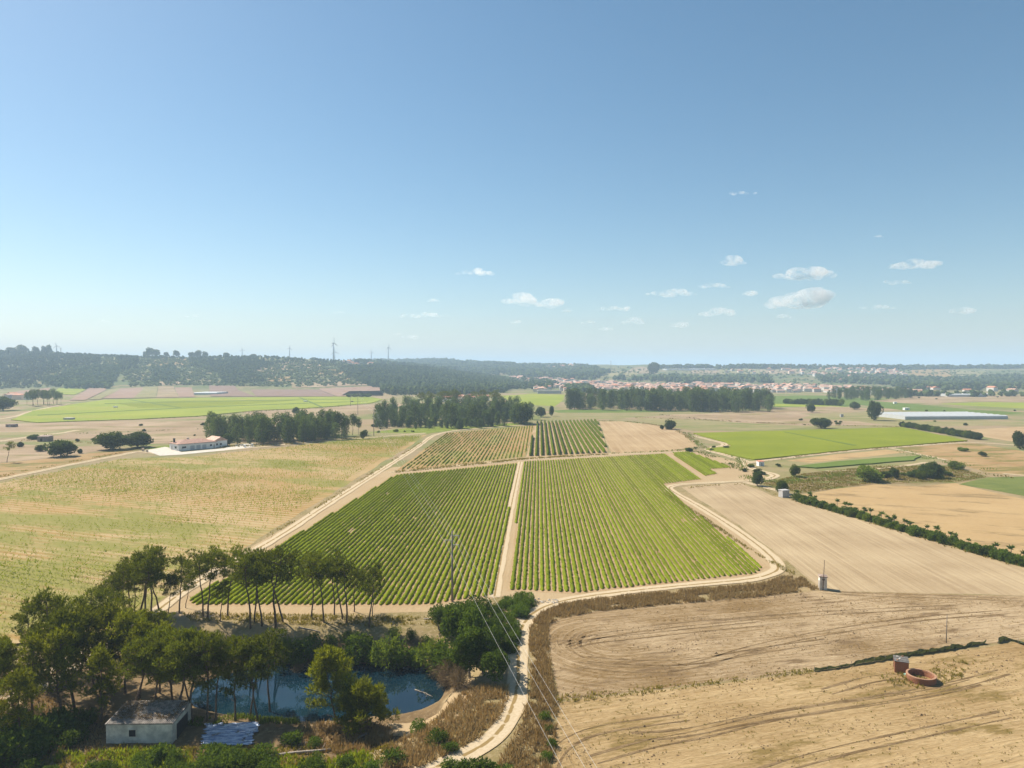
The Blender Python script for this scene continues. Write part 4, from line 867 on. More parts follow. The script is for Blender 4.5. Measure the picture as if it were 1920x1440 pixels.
# hedge with tall kale-like stems between the stubble fields
PALMS = []
for k in range(3):
    r = np.random.default_rng(500 + k); T = MB(); C = MB(); top = np.array([r.normal() * .15, r.normal() * .15, 2.4])
    T.tube(bent((0, 0, -.1), top, 6, 0.3, r), np.linspace(.09, .06, 6), 5)
    n = 46; d = rand_dirs(n, r); d[:, 2] = np.abs(d[:, 2]) * .8; leaves(C, np.tile(top, (n, 1)) - d * .1, d, 0.95, 0.26, r, 0.25, 1, 0.1); PALMS.append((T.mesh('stem', True), C.mesh('leaf_head')))
HEDGE = [shrub(520 + k, 1.4, 1.9, 8, 60, 0.42, 0.2) for k in range(3)]
for k, t in enumerate(np.linspace(0, 1, 96)):
    x = 1492 + (1960 - 1492) * t + rt.uniform(-3, 3); y = 937 + (1073 - 937) * t + rt.uniform(-1, 2)
    b = P(x, y)
    put('hedge_shrub', HEDGE[k % 3], L_BROAD if k % 4 else L_SHRUB, M_BARKG, b, rt.uniform(.75, 1.4), rt.uniform(0, 6), 'dark green shrub of the long hedge, %s from the grey concrete hut' % ORD(k + 1), 'shrub', 'long hedge between pale fields', ('stems', 'foliage'))
for k in range(34):
    t = rt.uniform(0, 1); x = 1494 + (1950 - 1494) * t; y = 935 + (1068 - 935) * t
    b = P(x, y)
    put('tufted_stem_plant', PALMS[k % 3], L_BROAD, M_BARKG, b, rt.uniform(.85, 1.35), rt.uniform(0, 6), 'tall stem with tufted leaf head rising above the long hedge', 'plant', 'tufted stems in the long hedge', ('stem', 'leaf_head'))

# ------------------------------------------------------------------ far woods and scrub (stuff)
def ico():
    import bmesh
    b = bmesh.new(); bmesh.ops.create_icosphere(b, subdivisions=1, radius=1); v = np.array([x.co[:] for x in b.verts]); f = np.array([[q.index for q in x.verts] for x in b.faces]); b.free(); return v, f
IV, IFc = ico()
ph = (1 + 5 ** .5) / 2
JV = np.array([(-1, ph, 0), (1, ph, 0), (-1, -ph, 0), (1, -ph, 0), (0, -1, ph), (0, 1, ph), (0, -1, -ph), (0, 1, -ph), (ph, 0, -1), (ph, 0, 1), (-ph, 0, -1), (-ph, 0, 1)]) / math.sqrt(1 + ph * ph)
JF = np.array([(0,11,5),(0,5,1),(0,1,7),(0,7,10),(0,10,11),(1,5,9),(5,11,4),(11,10,2),(10,7,6),(7,1,8),(3,9,4),(3,4,2),(3,2,6),(3,6,8),(3,8,9),(4,9,5),(2,4,11),(6,2,10),(8,6,7),(9,8,1)])
def far_wood(name, px, D, dens, ht, asp, mat, label, seed, cap=4000):
    """crowns of a far wood: px outline, spread over the hillside between two distances"""
    r = np.random.default_rng(seed); px = np.array(px, float); x0, x1 = px[:, 0].min(), px[:, 0].max()
    area = (D[1] - D[0]) * (x1 - x0) / F * (D[0] + D[1]) / 2
    n = min(int(area * dens * .8), 60000); Y = np.sqrt(r.uniform(D[0] ** 2, D[1] ** 2, n)); X = (r.uniform(x0, x1, n) - 960) / F * Y
    Z = H(X, Y); u, v = proj(X, Y, Z); ok = inpoly(u, v, [tuple(p) for p in px]); X, Y, Z = X[ok][:cap], Y[ok][:cap], Z[ok][:cap]; n = len(X)
    if n == 0: print('empty wood', name, px[0]); return
    h = r.uniform(*ht, n) * 1.08; m = MB()
    for lobe in range(2):
        rad = h * asp * r.uniform(0.8, 1.2, n) * (1, .75, .7)[lobe]; zc = h * (.42, .75, .5)[lobe]
        jit = 1 + r.normal(size=(n, len(JV))) * 0.22
        V = JV[None] * jit[..., None] * np.stack([rad, rad, h * (.42, .27, .3)[lobe]], 1)[:, None] + np.stack([X + r.normal(size=n) * rad * .45, Y + r.normal(size=n) * rad * .45, Z + zc], 1)[:, None]
        m.add(V.reshape(-1, 3), (JF[None] + (np.arange(n) * len(JV))[:, None, None]).reshape(-1, 3))
    return tag(link(name, m.mesh(name), mat), label, 'wood', None, 'stuff')
W = 'far_wood'
far_wood(W, [(-300,652),(0,656),(95,660),(130,665),(185,669),(190,682),(150,690),(95,700),(65,708),(60,724),(-300,730)], (1480, 2500), .009, (6, 12), .40, L_FAR, 'dark wood covering the hill shoulder above the white cottages', 1)
far_wood(W, [(65,708),(100,712),(140,692),(200,686),(228,692),(216,712),(205,729),(120,729),(95,724)], (1480, 2300), .016, (7, 13), .38, L_FAR, 'dense dark wood above the pink and red plots', 2)
far_wood(W, [(220,673),(258,673),(260,692),(225,694)], (1700, 2500), .013, (6, 11), .4, L_FAR, 'dark square wood high on the hillside', 3)
far_wood(W, [(284,692),(325,687),(332,716),(285,720)], (1500, 2300), .014, (6, 11), .4, L_FAR, 'round dark wood above the tan plots', 4)
far_wood(W, [(355,674),(420,675),(470,671),(512,683),(470,702),(500,716),(420,722),(410,702),(358,687)], (1500, 2500), .011, (6, 11), .4, L_FAR, 'long dark wood running down the hillside', 5)
far_wood(W, [(180,668),(360,672),(480,670),(570,674),(660,680),(660,688),(560,684),(480,681),(360,676),(180,672)], (2000, 2650), .0028, (4, 10), .4, L_FAR, 'uneven line of trees along the ridge', 6)
far_wood(W, [(640,694),(700,687),(790,693),(860,699),(930,709),(970,717),(945,737),(830,744),(722,744),(716,730),(690,724),(655,710)], (1250, 2450), .012, (8, 14), .32, L_FAR, 'large conifer wood on the slope beside the town', 7, 6000)
far_wood('hillside_scrub', [(180,672),(640,680),(700,688),(690,722),(560,726),(340,722),(240,726),(220,700)], (1480, 2500), .012, (2.2, 5.5), .75, L_FARS, 'scattered scrub over the dry hillside', 8)
far_wood('hillside_scrub', [(60,700),(100,690),(140,690),(100,725),(0,730),(0,724)], (1450, 2200), .005, (3, 7), .6, L_FARS, 'scattered scrub above the white cottages', 9)
far_wood(W, [(640,678),(830,676),(900,681),(965,685),(965,704),(900,702),(800,692),(700,686)], (2600, 4900), .0016, (12, 20), .55, L_FAR, 'wooded far ridge behind the wind turbines', 10)
far_wood(W, [(955,686),(1100,687),(1145,700),(1110,713),(1000,709),(955,707)], (1900, 4900), .003, (10, 18), .5, L_FAR, 'green wooded slope above the town centre', 11)
far_wood(W, [(1150,712),(1240,708),(1340,709),(1445,709),(1445,719),(1300,719),(1200,716)], (1800, 3300), .003, (9, 17), .5, L_FAR, 'belt of trees between the town and the hill farms', 12)
far_wood(W, [(1530,706),(1640,706),(1760,712),(1920,706),(2100,706),(2100,738),(1900,738),(1740,738),(1660,722),(1540,718)], (1500, 3000), .0035, (8, 15), .5, L_FAR, 'broad dark wood on the slope beside the hillside village', 13)
far_wood(W, [(1235,690),(1500,690),(1700,691),(2100,689),(2100,698),(1860,698),(1700,694),(1500,693),(1235,692)], (3000, 3900), .004, (12, 20), .5, L_FAR, 'dark forest line along the far ridge', 14, 6000)
far_wood('hillside_scrub', [(1000,688),(1200,689),(1500,692),(1700,694),(1920,696),(1920,720),(1500,722),(1150,716),(1000,710)], (1850, 3500), .0007, (3, 6), .8, L_FARS, 'scattered trees and scrub among the hill farms', 15)
far_wood(W, [(940,712),(1000,712),(1050,722),(1030,732),(970,730),(930,728)], (1500, 2400), .004, (7, 13), .5, L_FAR, 'trees between the conifer wood and the town', 16)
far_wood(W, [(1560,734),(1620,733),(1760,742),(1920,742),(2100,742),(2100,746),(1800,747),(1640,740)], (1180, 1700), .006, (6, 11), .5, L_FAR, 'line of trees at the edge of the plain below the village', 17)
far_wood(W, [(1060,728),(1100,727),(1115,738),(1070,738)], (1300, 1700), .012, (8, 13), .5, L_FAR, 'clump of trees in front of the town warehouses', 18)

# ------------------------------------------------------------------ houses
M_WALLS = [plain('white_wall', (0.55, 0.52, 0.47), 0.85, 0.08, 0.5), plain('cream_wall', (0.62, 0.50, 0.38), 0.85, 0.1, 0.5), plain('grey_wall', (0.45, 0.41, 0.37), 0.85, 0.1, 0.5)]
M_TILE = plain('terracotta_tiles', (0.42, 0.185, 0.11), 0.85, 0.25, 1.2, objvar=0.25)
M_TILEP = plain('pale_roof_tiles', (0.48, 0.30, 0.22), 0.85, 0.25, 1.2, objvar=0.2)
M_DARK = plain('dark_opening', (0.03, 0.03, 0.035), 0.4, 0.2, 2)
def house_meshes(L, Wd, hw, hr, hip, mw, mr):
    a = MB(); a.box((0, 0, hw / 2 - .5), (L, Wd, hw + 1))
    b = MB(); l, w_ = L / 2 + .35, Wd / 2 + .35; rx = (l - w_ * 0.9) if hip else l
    v = [(-l,-w_,hw),(l,-w_,hw),(l,w_,hw),(-l,w_,hw),(-rx,0,hw+hr),(rx,0,hw+hr),(-l,-w_,hw-.2),(l,-w_,hw-.2),(l,w_,hw-.2),(-l,w_,hw-.2)]
    b.add(v, [(0,1,5,4),(2,3,4,5),(6,7,1,0),(7,8,2,1),(8,9,3,2),(9,6,0,3)]); b.t.append(np.array([(1,2,5),(3,0,4)]))
    ma = a.mesh('wall'); mbb = b.mesh('roof'); ma.materials.append(mw); mbb.materials.append(mr); return ma, mbb
HM = []
for k in range(10):
    r = np.random.default_rng(600 + k)
    HM.append(house_meshes(r.uniform(9, 15), r.uniform(7, 10), r.choice([3.2, 6.0, 6.2]), r.uniform(1.5, 2.4), k % 3 == 0, M_WALLS[0 if k < 6 else (1 if k < 8 else 2)], M_TILE if k % 4 else M_TILEP))
def town(px, D, n, label, group, seed, s=(.85, 1.3), mind=11):
    r = np.random.default_rng(seed); px = np.array(px, float); pts = []; t = 0
    while len(pts) < n and t < 6000:
        t += 1; Y = math.sqrt(r.uniform(D[0] ** 2, D[1] ** 2)); X = (r.uniform(px[:, 0].min(), px[:, 0].max()) - 960) / F * Y; Z = float(H(X, Y)); u, v = proj(X, Y, Z)
        if inpoly(u, v, [tuple(p) for p in px]) and all((X-q[0])**2 + (Y-q[1])**2 > mind*mind for q in pts):
            pts.append((X, Y, Z))
    for X, Y, Z in pts:
        e = bpy.data.objects.new('village_house', None); COL.objects.link(e); e.location = (X, Y, Z); k = r.uniform(*s); e.scale = (k, k, k)
        e.rotation_euler = (0, 0, R(r.choice([12, 102, -20, 70])) + r.normal() * .15); tag(e, label, 'house', group)
        a, b = HM[r.integers(10)]; link('wall', a, None, e); link('roof', b, None, e)
    return len(pts)
NH = town([(955,707),(1060,713),(1130,717),(1210,724),(1230,733),(1150,737),(1060,733),(1040,722),(960,714)], (1500, 2500), 72, 'white house with red tiled roof in the crowded town centre', 'houses in the town centre', 1)
NH += town([(1200,722),(1300,722),(1440,724),(1600,728),(1600,737),(1440,736),(1300,738),(1210,735)], (1350, 2100), 72, 'white house with red tiled roof in the town behind the eucalyptus wood', 'town houses behind the long wood', 2)
NH += town([(1600,730),(1740,740),(1790,744),(1780,748),(1700,745),(1600,738)], (1250, 1700), 26, 'white house with red roof trailing off along the plain', 'houses along the plain', 3)
NH += town([(1505,696),(1560,692),(1680,694),(1690,706),(1660,716),(1580,720),(1530,708)], (1900, 3300), 52, 'pale house scattered on the village hillside', 'houses on the village hillside', 4, (.9, 1.4), 20)
NH += town([(640,680),(700,682),(705,688),(650,686)], (1900, 2500), 9, 'white house of the hamlet on the ridge', 'ridge hamlet', 5, (1, 1.5), 14)
NH += town([(780,694),(900,700),(960,712),(950,718),(860,704),(780,697)], (1700, 2600), 14, 'house half hidden in the conifer slope', 'houses on the conifer slope', 6)
NH += town([(8,752),(60,750),(62,744),(14,744)], (1080, 1300), 7, 'white cottage behind the short row of trees', 'cottages behind the tree row', 7, (.9, 1.2))
NH += town([(820,757),(925,757),(925,750),(820,750)], (1000, 1250), 12, 'colourful house glimpsed between the umbrella pines', 'houses between the umbrella pines', 8, (.9, 1.2))
NH += town([(1000,728),(1060,730),(1090,738),(1000,735)], (1350, 1700), 14, 'low house at the fringe of the town by the meadow', 'houses at the meadow fringe', 9)
NH += town([(1010,690),(1140,688),(1145,692),(1010,693)], (3400, 4900), 9, 'pale building on the far ridge top', 'ridge top buildings', 10, (1.5, 2.6), 40)
NH += town([(1360,694),(1520,694),(1530,702),(1360,702)], (2300, 3300), 14, 'lone farm building among the hill fields', 'hill farm buildings', 11, (1, 1.6), 50)
NH += town([(1700,722),(1910,722),(1910,742),(1760,742)], (1300, 2200), 12, 'house standing among the dark trees below the ridge', 'houses among the dark trees', 12, (.9, 1.4), 40)
def town_bulk(areas, seed):
    r = np.random.default_rng(seed); A = MB(); B = MB(); A0 = []; 
    for px, D, n, s in areas:
        px = np.array(px, float); c = 0; t = 0
        while c < n and t < 9000:
            t += 1; Y = math.sqrt(r.uniform(D[0] ** 2, D[1] ** 2)); X = (r.uniform(px[:, 0].min(), px[:, 0].max()) - 960) / F * Y; Z = float(H(X, Y)); u, v = proj(X, Y, Z)
            if not inpoly(u, v, [tuple(p) for p in px]): continue
            c += 1; L = r.uniform(9, 17) * s; Wd = r.uniform(8, 11) * s; hw = r.choice([3.4, 6.2]) * s; hr = r.uniform(1.5, 2.6) * s; rz = R(r.choice([12, 102, -20, 70]))
            A.box((X, Y, Z + hw / 2 - .5), (L, Wd, hw + 1), rz); l, w_ = L / 2 + .3, Wd / 2 + .3; cr, sr = math.cos(rz), math.sin(rz)
            q = np.array([(-l,-w_,hw),(l,-w_,hw),(l,w_,hw),(-l,w_,hw),(-l+1,0,hw+hr),(l-1,0,hw+hr)]); q = np.stack([q[:,0]*cr - q[:,1]*sr + X, q[:,0]*sr + q[:,1]*cr + Y, q[:,2] + Z], 1)
            B.add(q, [(0,1,5,4),(2,3,4,5)]); B.t.append(np.array([(1,2,5),(3,0,4)]) + B.n - 6)
    e = bpy.data.objects.new('town_houses', None); COL.objects.link(e); tag(e, 'crowd of small white and red roofed houses filling the rest of the town', 'houses', None, 'stuff')
    for nm, mm, mt in (('walls', A, M_WALLS[0]), ('roofs', B, M_TILEP)): tag(link(nm, mm.mesh(nm), mt, e), kind='stuff')
town_bulk([([(955,707),(1060,713),(1130,717),(1220,724),(1235,735),(1150,737),(1060,731),(960,716)], (1450, 2600), 260, 1.1), ([(1200,722),(1300,721),(1440,723),(1600,728),(1600,737),(1440,736),(1300,738),(1210,736)], (1350, 2200), 230, 1.1), ([(1505,696),(1560,692),(1690,694),(1700,706),(1660,716),(1580,720),(1530,708)], (1900, 3300), 70, 1.3), ([(1600,730),(1740,740),(1790,744),(1780,748),(1700,745),(1600,738)], (1250, 1700), 40, 1.1)], 77)
print('houses', NH, 'rows', N1, N2, N3, N4, N5, 'seedlings', len(pp))

# ------------------------------------------------------------------ glasshouses
M_PLASTIC = plain('white_plastic_film', (0.42, 0.43, 0.42), 0.5, 0.06, 0.2, spec=0.5)
def tunnels(name, corner, d, n, L, wd, ht, label, group=None):
    """a block of arched plastic tunnels: corner, axis direction, number of bays"""
    e = bpy.data.objects.new(name, None); COL.objects.link(e); e.location = corner; e.rotation_euler = (0, 0, math.atan2(d[1], d[0])); tag(e, label, 'greenhouse', group)
    me = MB(); th = np.linspace(0, math.pi, 9); yy = np.cos(th) * wd / 2; zz = np.sin(th) ** 0.7 * ht * .45 + ht * .55
    pr = np.concatenate([[(wd / 2, 0)], np.stack([yy, zz], 1), [(-wd / 2, 0)]]); k = len(pr)
    v = np.concatenate([np.c_[np.zeros(k), pr], np.c_[np.full(k, L), pr], [(0, 0, 0)], [(L, 0, 0)]]); f = [(i, i + 1, i + 1 + k, i + k) for i in range(k - 1)]
    me.add(v, f); me.t.append(np.array([(2 * k, i + 1, i) for i in range(k - 1)] + [(2 * k + 1, k + i, k + i + 1) for i in range(k - 1)])); ms = me.mesh('tunnel_bay')
    for j in range(n): link('tunnel_bay', ms, M_PLASTIC, e, loc=(0, (j + .5) * wd, 0))
    rb = MB()
    for xx in np.linspace(0.1, L - .1, max(4, int(L / 9))): rb.tube(np.c_[np.full(k, xx), pr * 1.01], 0.07, 4)
    rm = rb.mesh('frame_hoops')
    for j in range(n): link('frame_hoops', rm, MATS['grey_wall'], e, loc=(0, (j + .5) * wd, 0))
c0 = P(1697, 787); c1 = P(1890, 786)
tunnels('plastic_greenhouse', c0, np.array(c1[:2]) - np.array(c0[:2]), 7, np.linalg.norm(np.array(c1[:2]) - np.array(c0[:2])), 8.5, 3.8, 'long white plastic greenhouse of many bays on the plain')
c0 = P(363, 740); c1 = P(394, 740)
tunnels('plastic_greenhouse', c0, np.array(c1[:2]) - np.array(c0[:2]), 5, 42, 10, 4, 'small white tunnel greenhouse among the pink plots')
c0 = P(1250, 694.5); tunnels('plastic_greenhouse', c0, (1, 0.05), 6, 130, 11, 6, 'twin white greenhouse on the far ridge'); c0 = P(1303, 694.5); tunnels('plastic_greenhouse', c0, (1, 0.02), 8, 85, 11, 7, 'bright white greenhouse block on the far ridge')
c0 = P(1780, 744); tunnels('plastic_greenhouse', c0, (1, -.06), 3, 60, 9, 4.5, 'low white greenhouse at the foot of the wooded slope')

# ------------------------------------------------------------------ generic box building with openings
def building(name, label, cat, loc, rz, L, Wd, hw, mw, roof, mr, openings, hr=1.6, hip=True, over=.35, group=None):
    """openings: (side, centre along side, bottom, width, height, kind)"""
    e = bpy.data.objects.new(name, None); COL.objects.link(e); e.location = loc; e.rotation_euler = (0, 0, rz); tag(e, label, cat, group)
    m = MB(); m.box((0, 0, hw / 2 - .25), (L, Wd, hw + .5)); link('wall', m.mesh('wall'), mw, e)
    m = MB(); l, w_ = L / 2 + over, Wd / 2 + over
    if roof == 'flat':
        m.box((0, 0, hw + .09), (2 * l, 2 * w_, .18))
    elif roof == 'shed':
        v = [(-l,-w_,hw+.05),(l,-w_,hw+.05),(l,w_,hw+hr),(-l,w_,hw+hr)]; v += [(a, b, c + .15) for a, b, c in v]; m.add(v, [(0,3,2,1),(4,5,6,7),(0,1,5,4),(1,2,6,5),(2,3,7,6),(3,0,4,7)])
    else:
        rx = (l - w_ * .9) if hip else l
        v = [(-l,-w_,hw+.02),(l,-w_,hw+.02),(l,w_,hw+.02),(-l,w_,hw+.02),(-rx,0,hw+hr),(rx,0,hw+hr),(-l,-w_,hw-.18),(l,-w_,hw-.18),(l,w_,hw-.18),(-l,w_,hw-.18)]
        m.add(v, [(0,1,5,4),(2,3,4,5),(6,7,1,0),(7,8,2,1),(8,9,3,2),(9,6,0,3),(6,9,8,7)]); m.t.append(np.array([(1,2,5),(3,0,4)]))
    ro = link('roof', m.mesh('roof'), mr, e)
    for side, c, zb, ow, oh, kind in openings:
        dx, dy, rr = {'s': (c, -Wd / 2, 0), 'n': (c, Wd / 2, 0), 'e': (L / 2, c, math.pi / 2), 'w': (-L / 2, c, math.pi / 2)}[side]
        nn = {'s': (0, -1), 'n': (0, 1), 'e': (1, 0), 'w': (-1, 0)}[side]
        q = MB(); q.box((dx + nn[0] * .03, dy + nn[1] * .03, zb + oh / 2), (ow, .1, oh), rr)
        o = link(kind, q.mesh(kind), {'window': M_DARK, 'door': MATS['grey_wall'], 'garage_door': MATS.get('shutter_grey') or plain('shutter_grey', (.42, .44, .46), .5, .08), 'doorway': M_DARK}[kind], e)
        q = MB()
        for a, b, ww, hh in [(0, oh / 2 + .05, ow + .2, .1), (-ow / 2 - .05, 0, .1, oh), (ow / 2 + .05, 0, .1, oh)]:
            cx = a * math.cos(rr); cyy = a * math.sin(rr)
            q.box((dx + cx + nn[0] * .06, dy + cyy + nn[1] * .06, zb + oh / 2 + b), (ww, .12, hh), rr)
        link('frame', q.mesh('frame'), mw, o)
    return e, ro
# white shed at the pond
M_LIME = plain('stained_limewash', (0.62, 0.56, 0.47), 0.9, 0.25, 0.9)
M_FIBRE = plain('weathered_fibre_sheet', (0.27, 0.235, 0.20), 0.9, 0.4, 1.5)
a = P(195, 1394); b = P(320, 1394); L = b[0] - a[0]; D0 = (a[1] + b[1]) / 2
hs = PY(258, 1357, D0)[2] - (a[2] + b[2]) / 2
shed_c = ((a[0] + b[0]) / 2 + .2, D0 + 2.9, (a[2] + b[2]) / 2 - .15)
e, ro = building('white_shed', 'low white shed with corrugated grey roof under the pines', 'shed', shed_c, R(1.5), L, 5.8, hs, M_LIME, 'shed', M_FIBRE, [('s', -L / 2 + L * .4, hs * .42, .95, .95, 'window'), ('e', 0.1, 0.1, 3.8, hs * .78, 'doorway')], .45, over=.12)
m = MB(); n = 34
for k in range(n):
    xk = -L / 2 + (k + .5) * L / n
    m.tube([(xk, -3.05, hs + .21), (xk, 3.05, hs + .21 + .42)], 0.085, 5)
link('corrugation', m.mesh('corrugation'), M_FIBRE, ro)
m = MB(); m.box((L / 2 + .06, 2.6, hs / 2 + .1), (.25, .9, hs + .5)); link('side_pillar', m.mesh('side_pillar'), M_LIME, e)
# pine litter and broken bits on the shed roof
m = MB(); r = np.random.default_rng(3)
ct = np.stack([r.uniform(-L / 2, L / 2, 1500), r.uniform(-2.0, 2.9, 1500), np.zeros(1500)], 1); ct = ct[fbm(ct[:, 0] / 2.5, ct[:, 1] / 2, 6) > -.06]; ct[:, 2] = hs + .30 + (ct[:, 1] + 3.0) / 6.0 * .44
leaves(m, ct, np.tile([0, 0, .2], (len(ct), 1)), .45, .14, r, .9, 1, 0); tag(link('pine_litter', m.mesh('pine_litter'), L_BRUSH, loc=shed_c, rz=R(1.5)), 'brown pine litter lying on the shed roof', 'litter', None, 'stuff')
# tarpaulin
def m_tarp():
    m, n, out = new_mat('blue_plastic_sheet'); g = NG(n); tc = g.node('ShaderNodeTexCoord').outputs['Object']
    f = g.noise(g.maprot(tc, R(-6), .5, 4), 1.0, 5, .7); c = g.mix(g.ramp(f, .42, .62), (.10, .16, .30), (.62, .68, .78))
    c = g.mix(g.ramp(g.noise(tc, .8, 4), .56, .66), c, (.07, .06, .06))
    g.bsdf(out, c, .25, f, .8, .15, .6); return m
cs = [P(*p) for p in [(377,1397),(470,1399),(488,1356),(388,1358)]]
n = 36; uu, vv = np.meshgrid(np.linspace(0, 1, n), np.linspace(0, 1, n)); c4 = np.array(cs)
Wp = c4[0] * ((1-uu)*(1-vv))[..., None] + c4[1] * (uu*(1-vv))[..., None] + c4[2] * (uu*vv)[..., None] + c4[3] * ((1-uu)*vv)[..., None]
Wp[..., 0] += fbm(uu * 3, vv * 14, 4) * 1.6 * (np.abs(uu - .5) > .4); Wp[..., 2] = H(Wp[..., 0], Wp[..., 1]) + .12 + .35 * np.abs(fbm(Wp[..., 0] / 1.6, Wp[..., 1] / .55, 8)) + .1 * vnoise(Wp[..., 0] * 2, Wp[..., 1] * 5, 3)
i = np.arange(n - 1)[:, None] * n + np.arange(n - 1)[None]; m = MB(); m.add(Wp.reshape(-1, 3), np.stack([i, i+1, i+1+n, i+n], -1).reshape(-1, 4))
tag(link('plastic_tarpaulin', m.mesh('tarp', True), m_tarp()), 'crumpled shiny blue and white plastic sheet lying beside the shed', 'tarpaulin')
# logs and driftwood
def log(px0, px1, rad, label, cat='log', name='fallen_log', mat=None, dz=None, branch=3, seed=0):
    r = np.random.default_rng(seed); a, b = np.array(P(*px0)), np.array(P(*px1)); a[2] += rad * .8; b[2] += rad * .8
    if dz is not None: a[2] = b[2] = dz
    m = MB(); q = bent(a, b, 8, .8, r); m.tube(q, np.linspace(rad, rad * .6, 8), 7)
    for k in range(branch):
        p = q[r.integers(2, 7)]; d = rand_dirs(1, r)[0]; d[2] = abs(d[2]) * .6; m.tube([p, p + d * r.uniform(.6, 1.6)], [rad * .35, rad * .12], 4)
    return tag(link(name, m.mesh(name, True), mat or M_DEAD), label, cat)
log((503,1421), (622,1408), .24, 'pale bare tree trunk lying on the ground before the mound', seed=1)
log((690,1376), (660,1400), .16, 'dark broken trunk leaning down towards the mound', seed=2, branch=6)
log((560,1398), (600,1384), .10, 'bleached branch lying on the brown mound', 'branch', 'fallen_branch', seed=3, branch=5)
log((440,1372), (420,1392), .05, 'thin dark stick lying across the plastic sheet', 'branch', 'fallen_branch', seed=4, branch=0)
log((778,1309), (812,1317), .09, 'bleached branch floating on the pond', 'driftwood', 'driftwood', dz=WATER + .05, seed=5, branch=4)
log((832,1262), (822,1234), .12, 'grey dead snag at the edge of the pond', 'snag', 'dead_snag', seed=6, branch=6)
log((795,1161), (850,1163), .14, 'fallen grey trunk on the top of the pond bank', seed=7)
log((560,1176), (600,1186), .12, 'fallen branch on the eroded bank under the tall pines', 'branch', 'fallen_branch', seed=8, branch=5)

# sandy beach sheet beside the pond
def beach(px, label):
    w = densify([P(*p) for p in px], 1.0); c = w.mean(0); n = len(w); rings = 7; m = MB(); V = []
    for k in range(rings):
        q = c + (w - c) * (k / (rings - 1)); V.append(np.c_[q, H(q[:, 0], q[:, 1]) + .05])
    V = np.array(V); i = np.arange(rings - 1)[:, None] * n + np.arange(n)[None]; j = np.arange(rings - 1)[:, None] * n + ((np.arange(n) + 1) % n)[None]
    m.add(V.reshape(-1, 3), np.stack([i, j, j + n, i + n], -1).reshape(-1, 4)); tag(link('sandy_beach', m.mesh('beach', True), M['sand']), kind='structure')
beach([(735,1356),(790,1352),(830,1338),(850,1315),(862,1285),(885,1268),(890,1290),(878,1325),(850,1352),(800,1372),(745,1380),(690,1385),(700,1365)], '')

# ------------------------------------------------------------------ farmhouse
M_TILEF = plain('muted_roof_tiles', (0.33, 0.19, 0.135), .85, .2, 1.0)
M_WHITE = plain('white_render', (0.74, 0.73, 0.70), 0.8, 0.05, .3)
a = P(335, 846); b = P(405, 840)
dirh = math.atan2(b[1] - a[1], b[0] - a[0]); La = math.hypot(b[0] - a[0], b[1] - a[1]); pitch_w = 13
nrm = np.array([-math.sin(dirh), math.cos(dirh)]); mid = (np.array(a[:2]) + np.array(b[:2])) / 2 + nrm * pitch_w / 2
gd = [('s', La * f - La / 2, .1, La * .11, 2.6, 'garage_door') for f in (.36, .52, .68)]
e, ro = building('farmhouse', 'long white farmhouse with red hipped roof and grey garage doors', 'house', (mid[0], mid[1], 0.05), dirh, La, pitch_w, 4.1, M_WHITE, 'hip', M_TILEF, gd + [('s', -La * .36, 1.5, 2.4, 1.0, 'window'), ('s', La * .36, 1.4, 1.3, 1.1, 'window'), ('s', La * .45, .1, 1.1, 2.2, 'door'), ('w', -2, 1.2, 1.8, 1.2, 'window'), ('w', 3, .1, 1.3, 2.3, 'door')], 1.9, True, .7)
for cx, cz, hh in [(-La * .46, 3.2, 3.6), (-La * .1, 4.6, 2.0)]:
    m = MB(); m.box((cx, 2, cz + hh / 2), (.9, .9, hh)); m.box((cx, 2, cz + hh + .1), (1.2, 1.2, .2)); link('chimney', m.mesh('chimney'), M_DARK if cx < -La * .3 else MATS['grey_wall'], ro)
m = MB(); m.box((0, -pitch_w / 2 - .75, 3.8), (La + 1.5, .25, .22)); link('eaves_band', m.mesh('eaves_band'), MATS['shutter_grey'], ro)
wing = mid + np.array([math.cos(dirh), math.sin(dirh)]) * (La / 2 + 4.2) + nrm * 2
building('farmhouse_wing', 'small gabled white outbuilding joined to the farmhouse end', 'house', (wing[0], wing[1], .05), dirh + R(90), 12, 8.2, 4.2, M_WHITE, 'gable', M_TILEP, [('w', 0, 1.3, 1.3, 1.2, 'window'), ('w', 2.4, 1.3, 1.1, 1.2, 'window'), ('s', -2, .1, 1.2, 2.2, 'door')], 2.2, False, .3)
field('paved_drive', [(272,845),(310,838),(330,843),(340,848),(420,841),(440,834),(470,832),(480,838),(420,845),(340,853),(300,855)], 'paving', LR + .08, .3)
for x, y, nm in [(268,846,'one'),(276,848,'two')]:
    p = P(x, y); m = MB(); m.box((0, 0, .75), (.9, .9, 1.7)); m.box((0, 0, 1.66), (1.2, 1.2, .16)); m.box((0, 0, .1), (1.1, 1.1, .3)); tag(link('gate_pillar', m.mesh('gate_pillar'), MATS['cream_wall'], loc=p), 'square cream gate pillar at the entrance of the paved drive', 'pillar', 'drive entrance pillars')
for x, y in [(459,839),(473,837)]:
    p = P(x, y); m = MB(); m.box((0, 0, .8), (.8, .8, 1.8)); m.box((0, 0, 1.76), (1.0, 1.0, .14)); m.box((0, 0, .1), (1.0, 1.0, .3)); tag(link('gate_pillar', m.mesh('gate_pillar'), M_WHITE, loc=p), 'white gate pillar at the wooded end of the paved drive', 'pillar', 'white drive pillars')

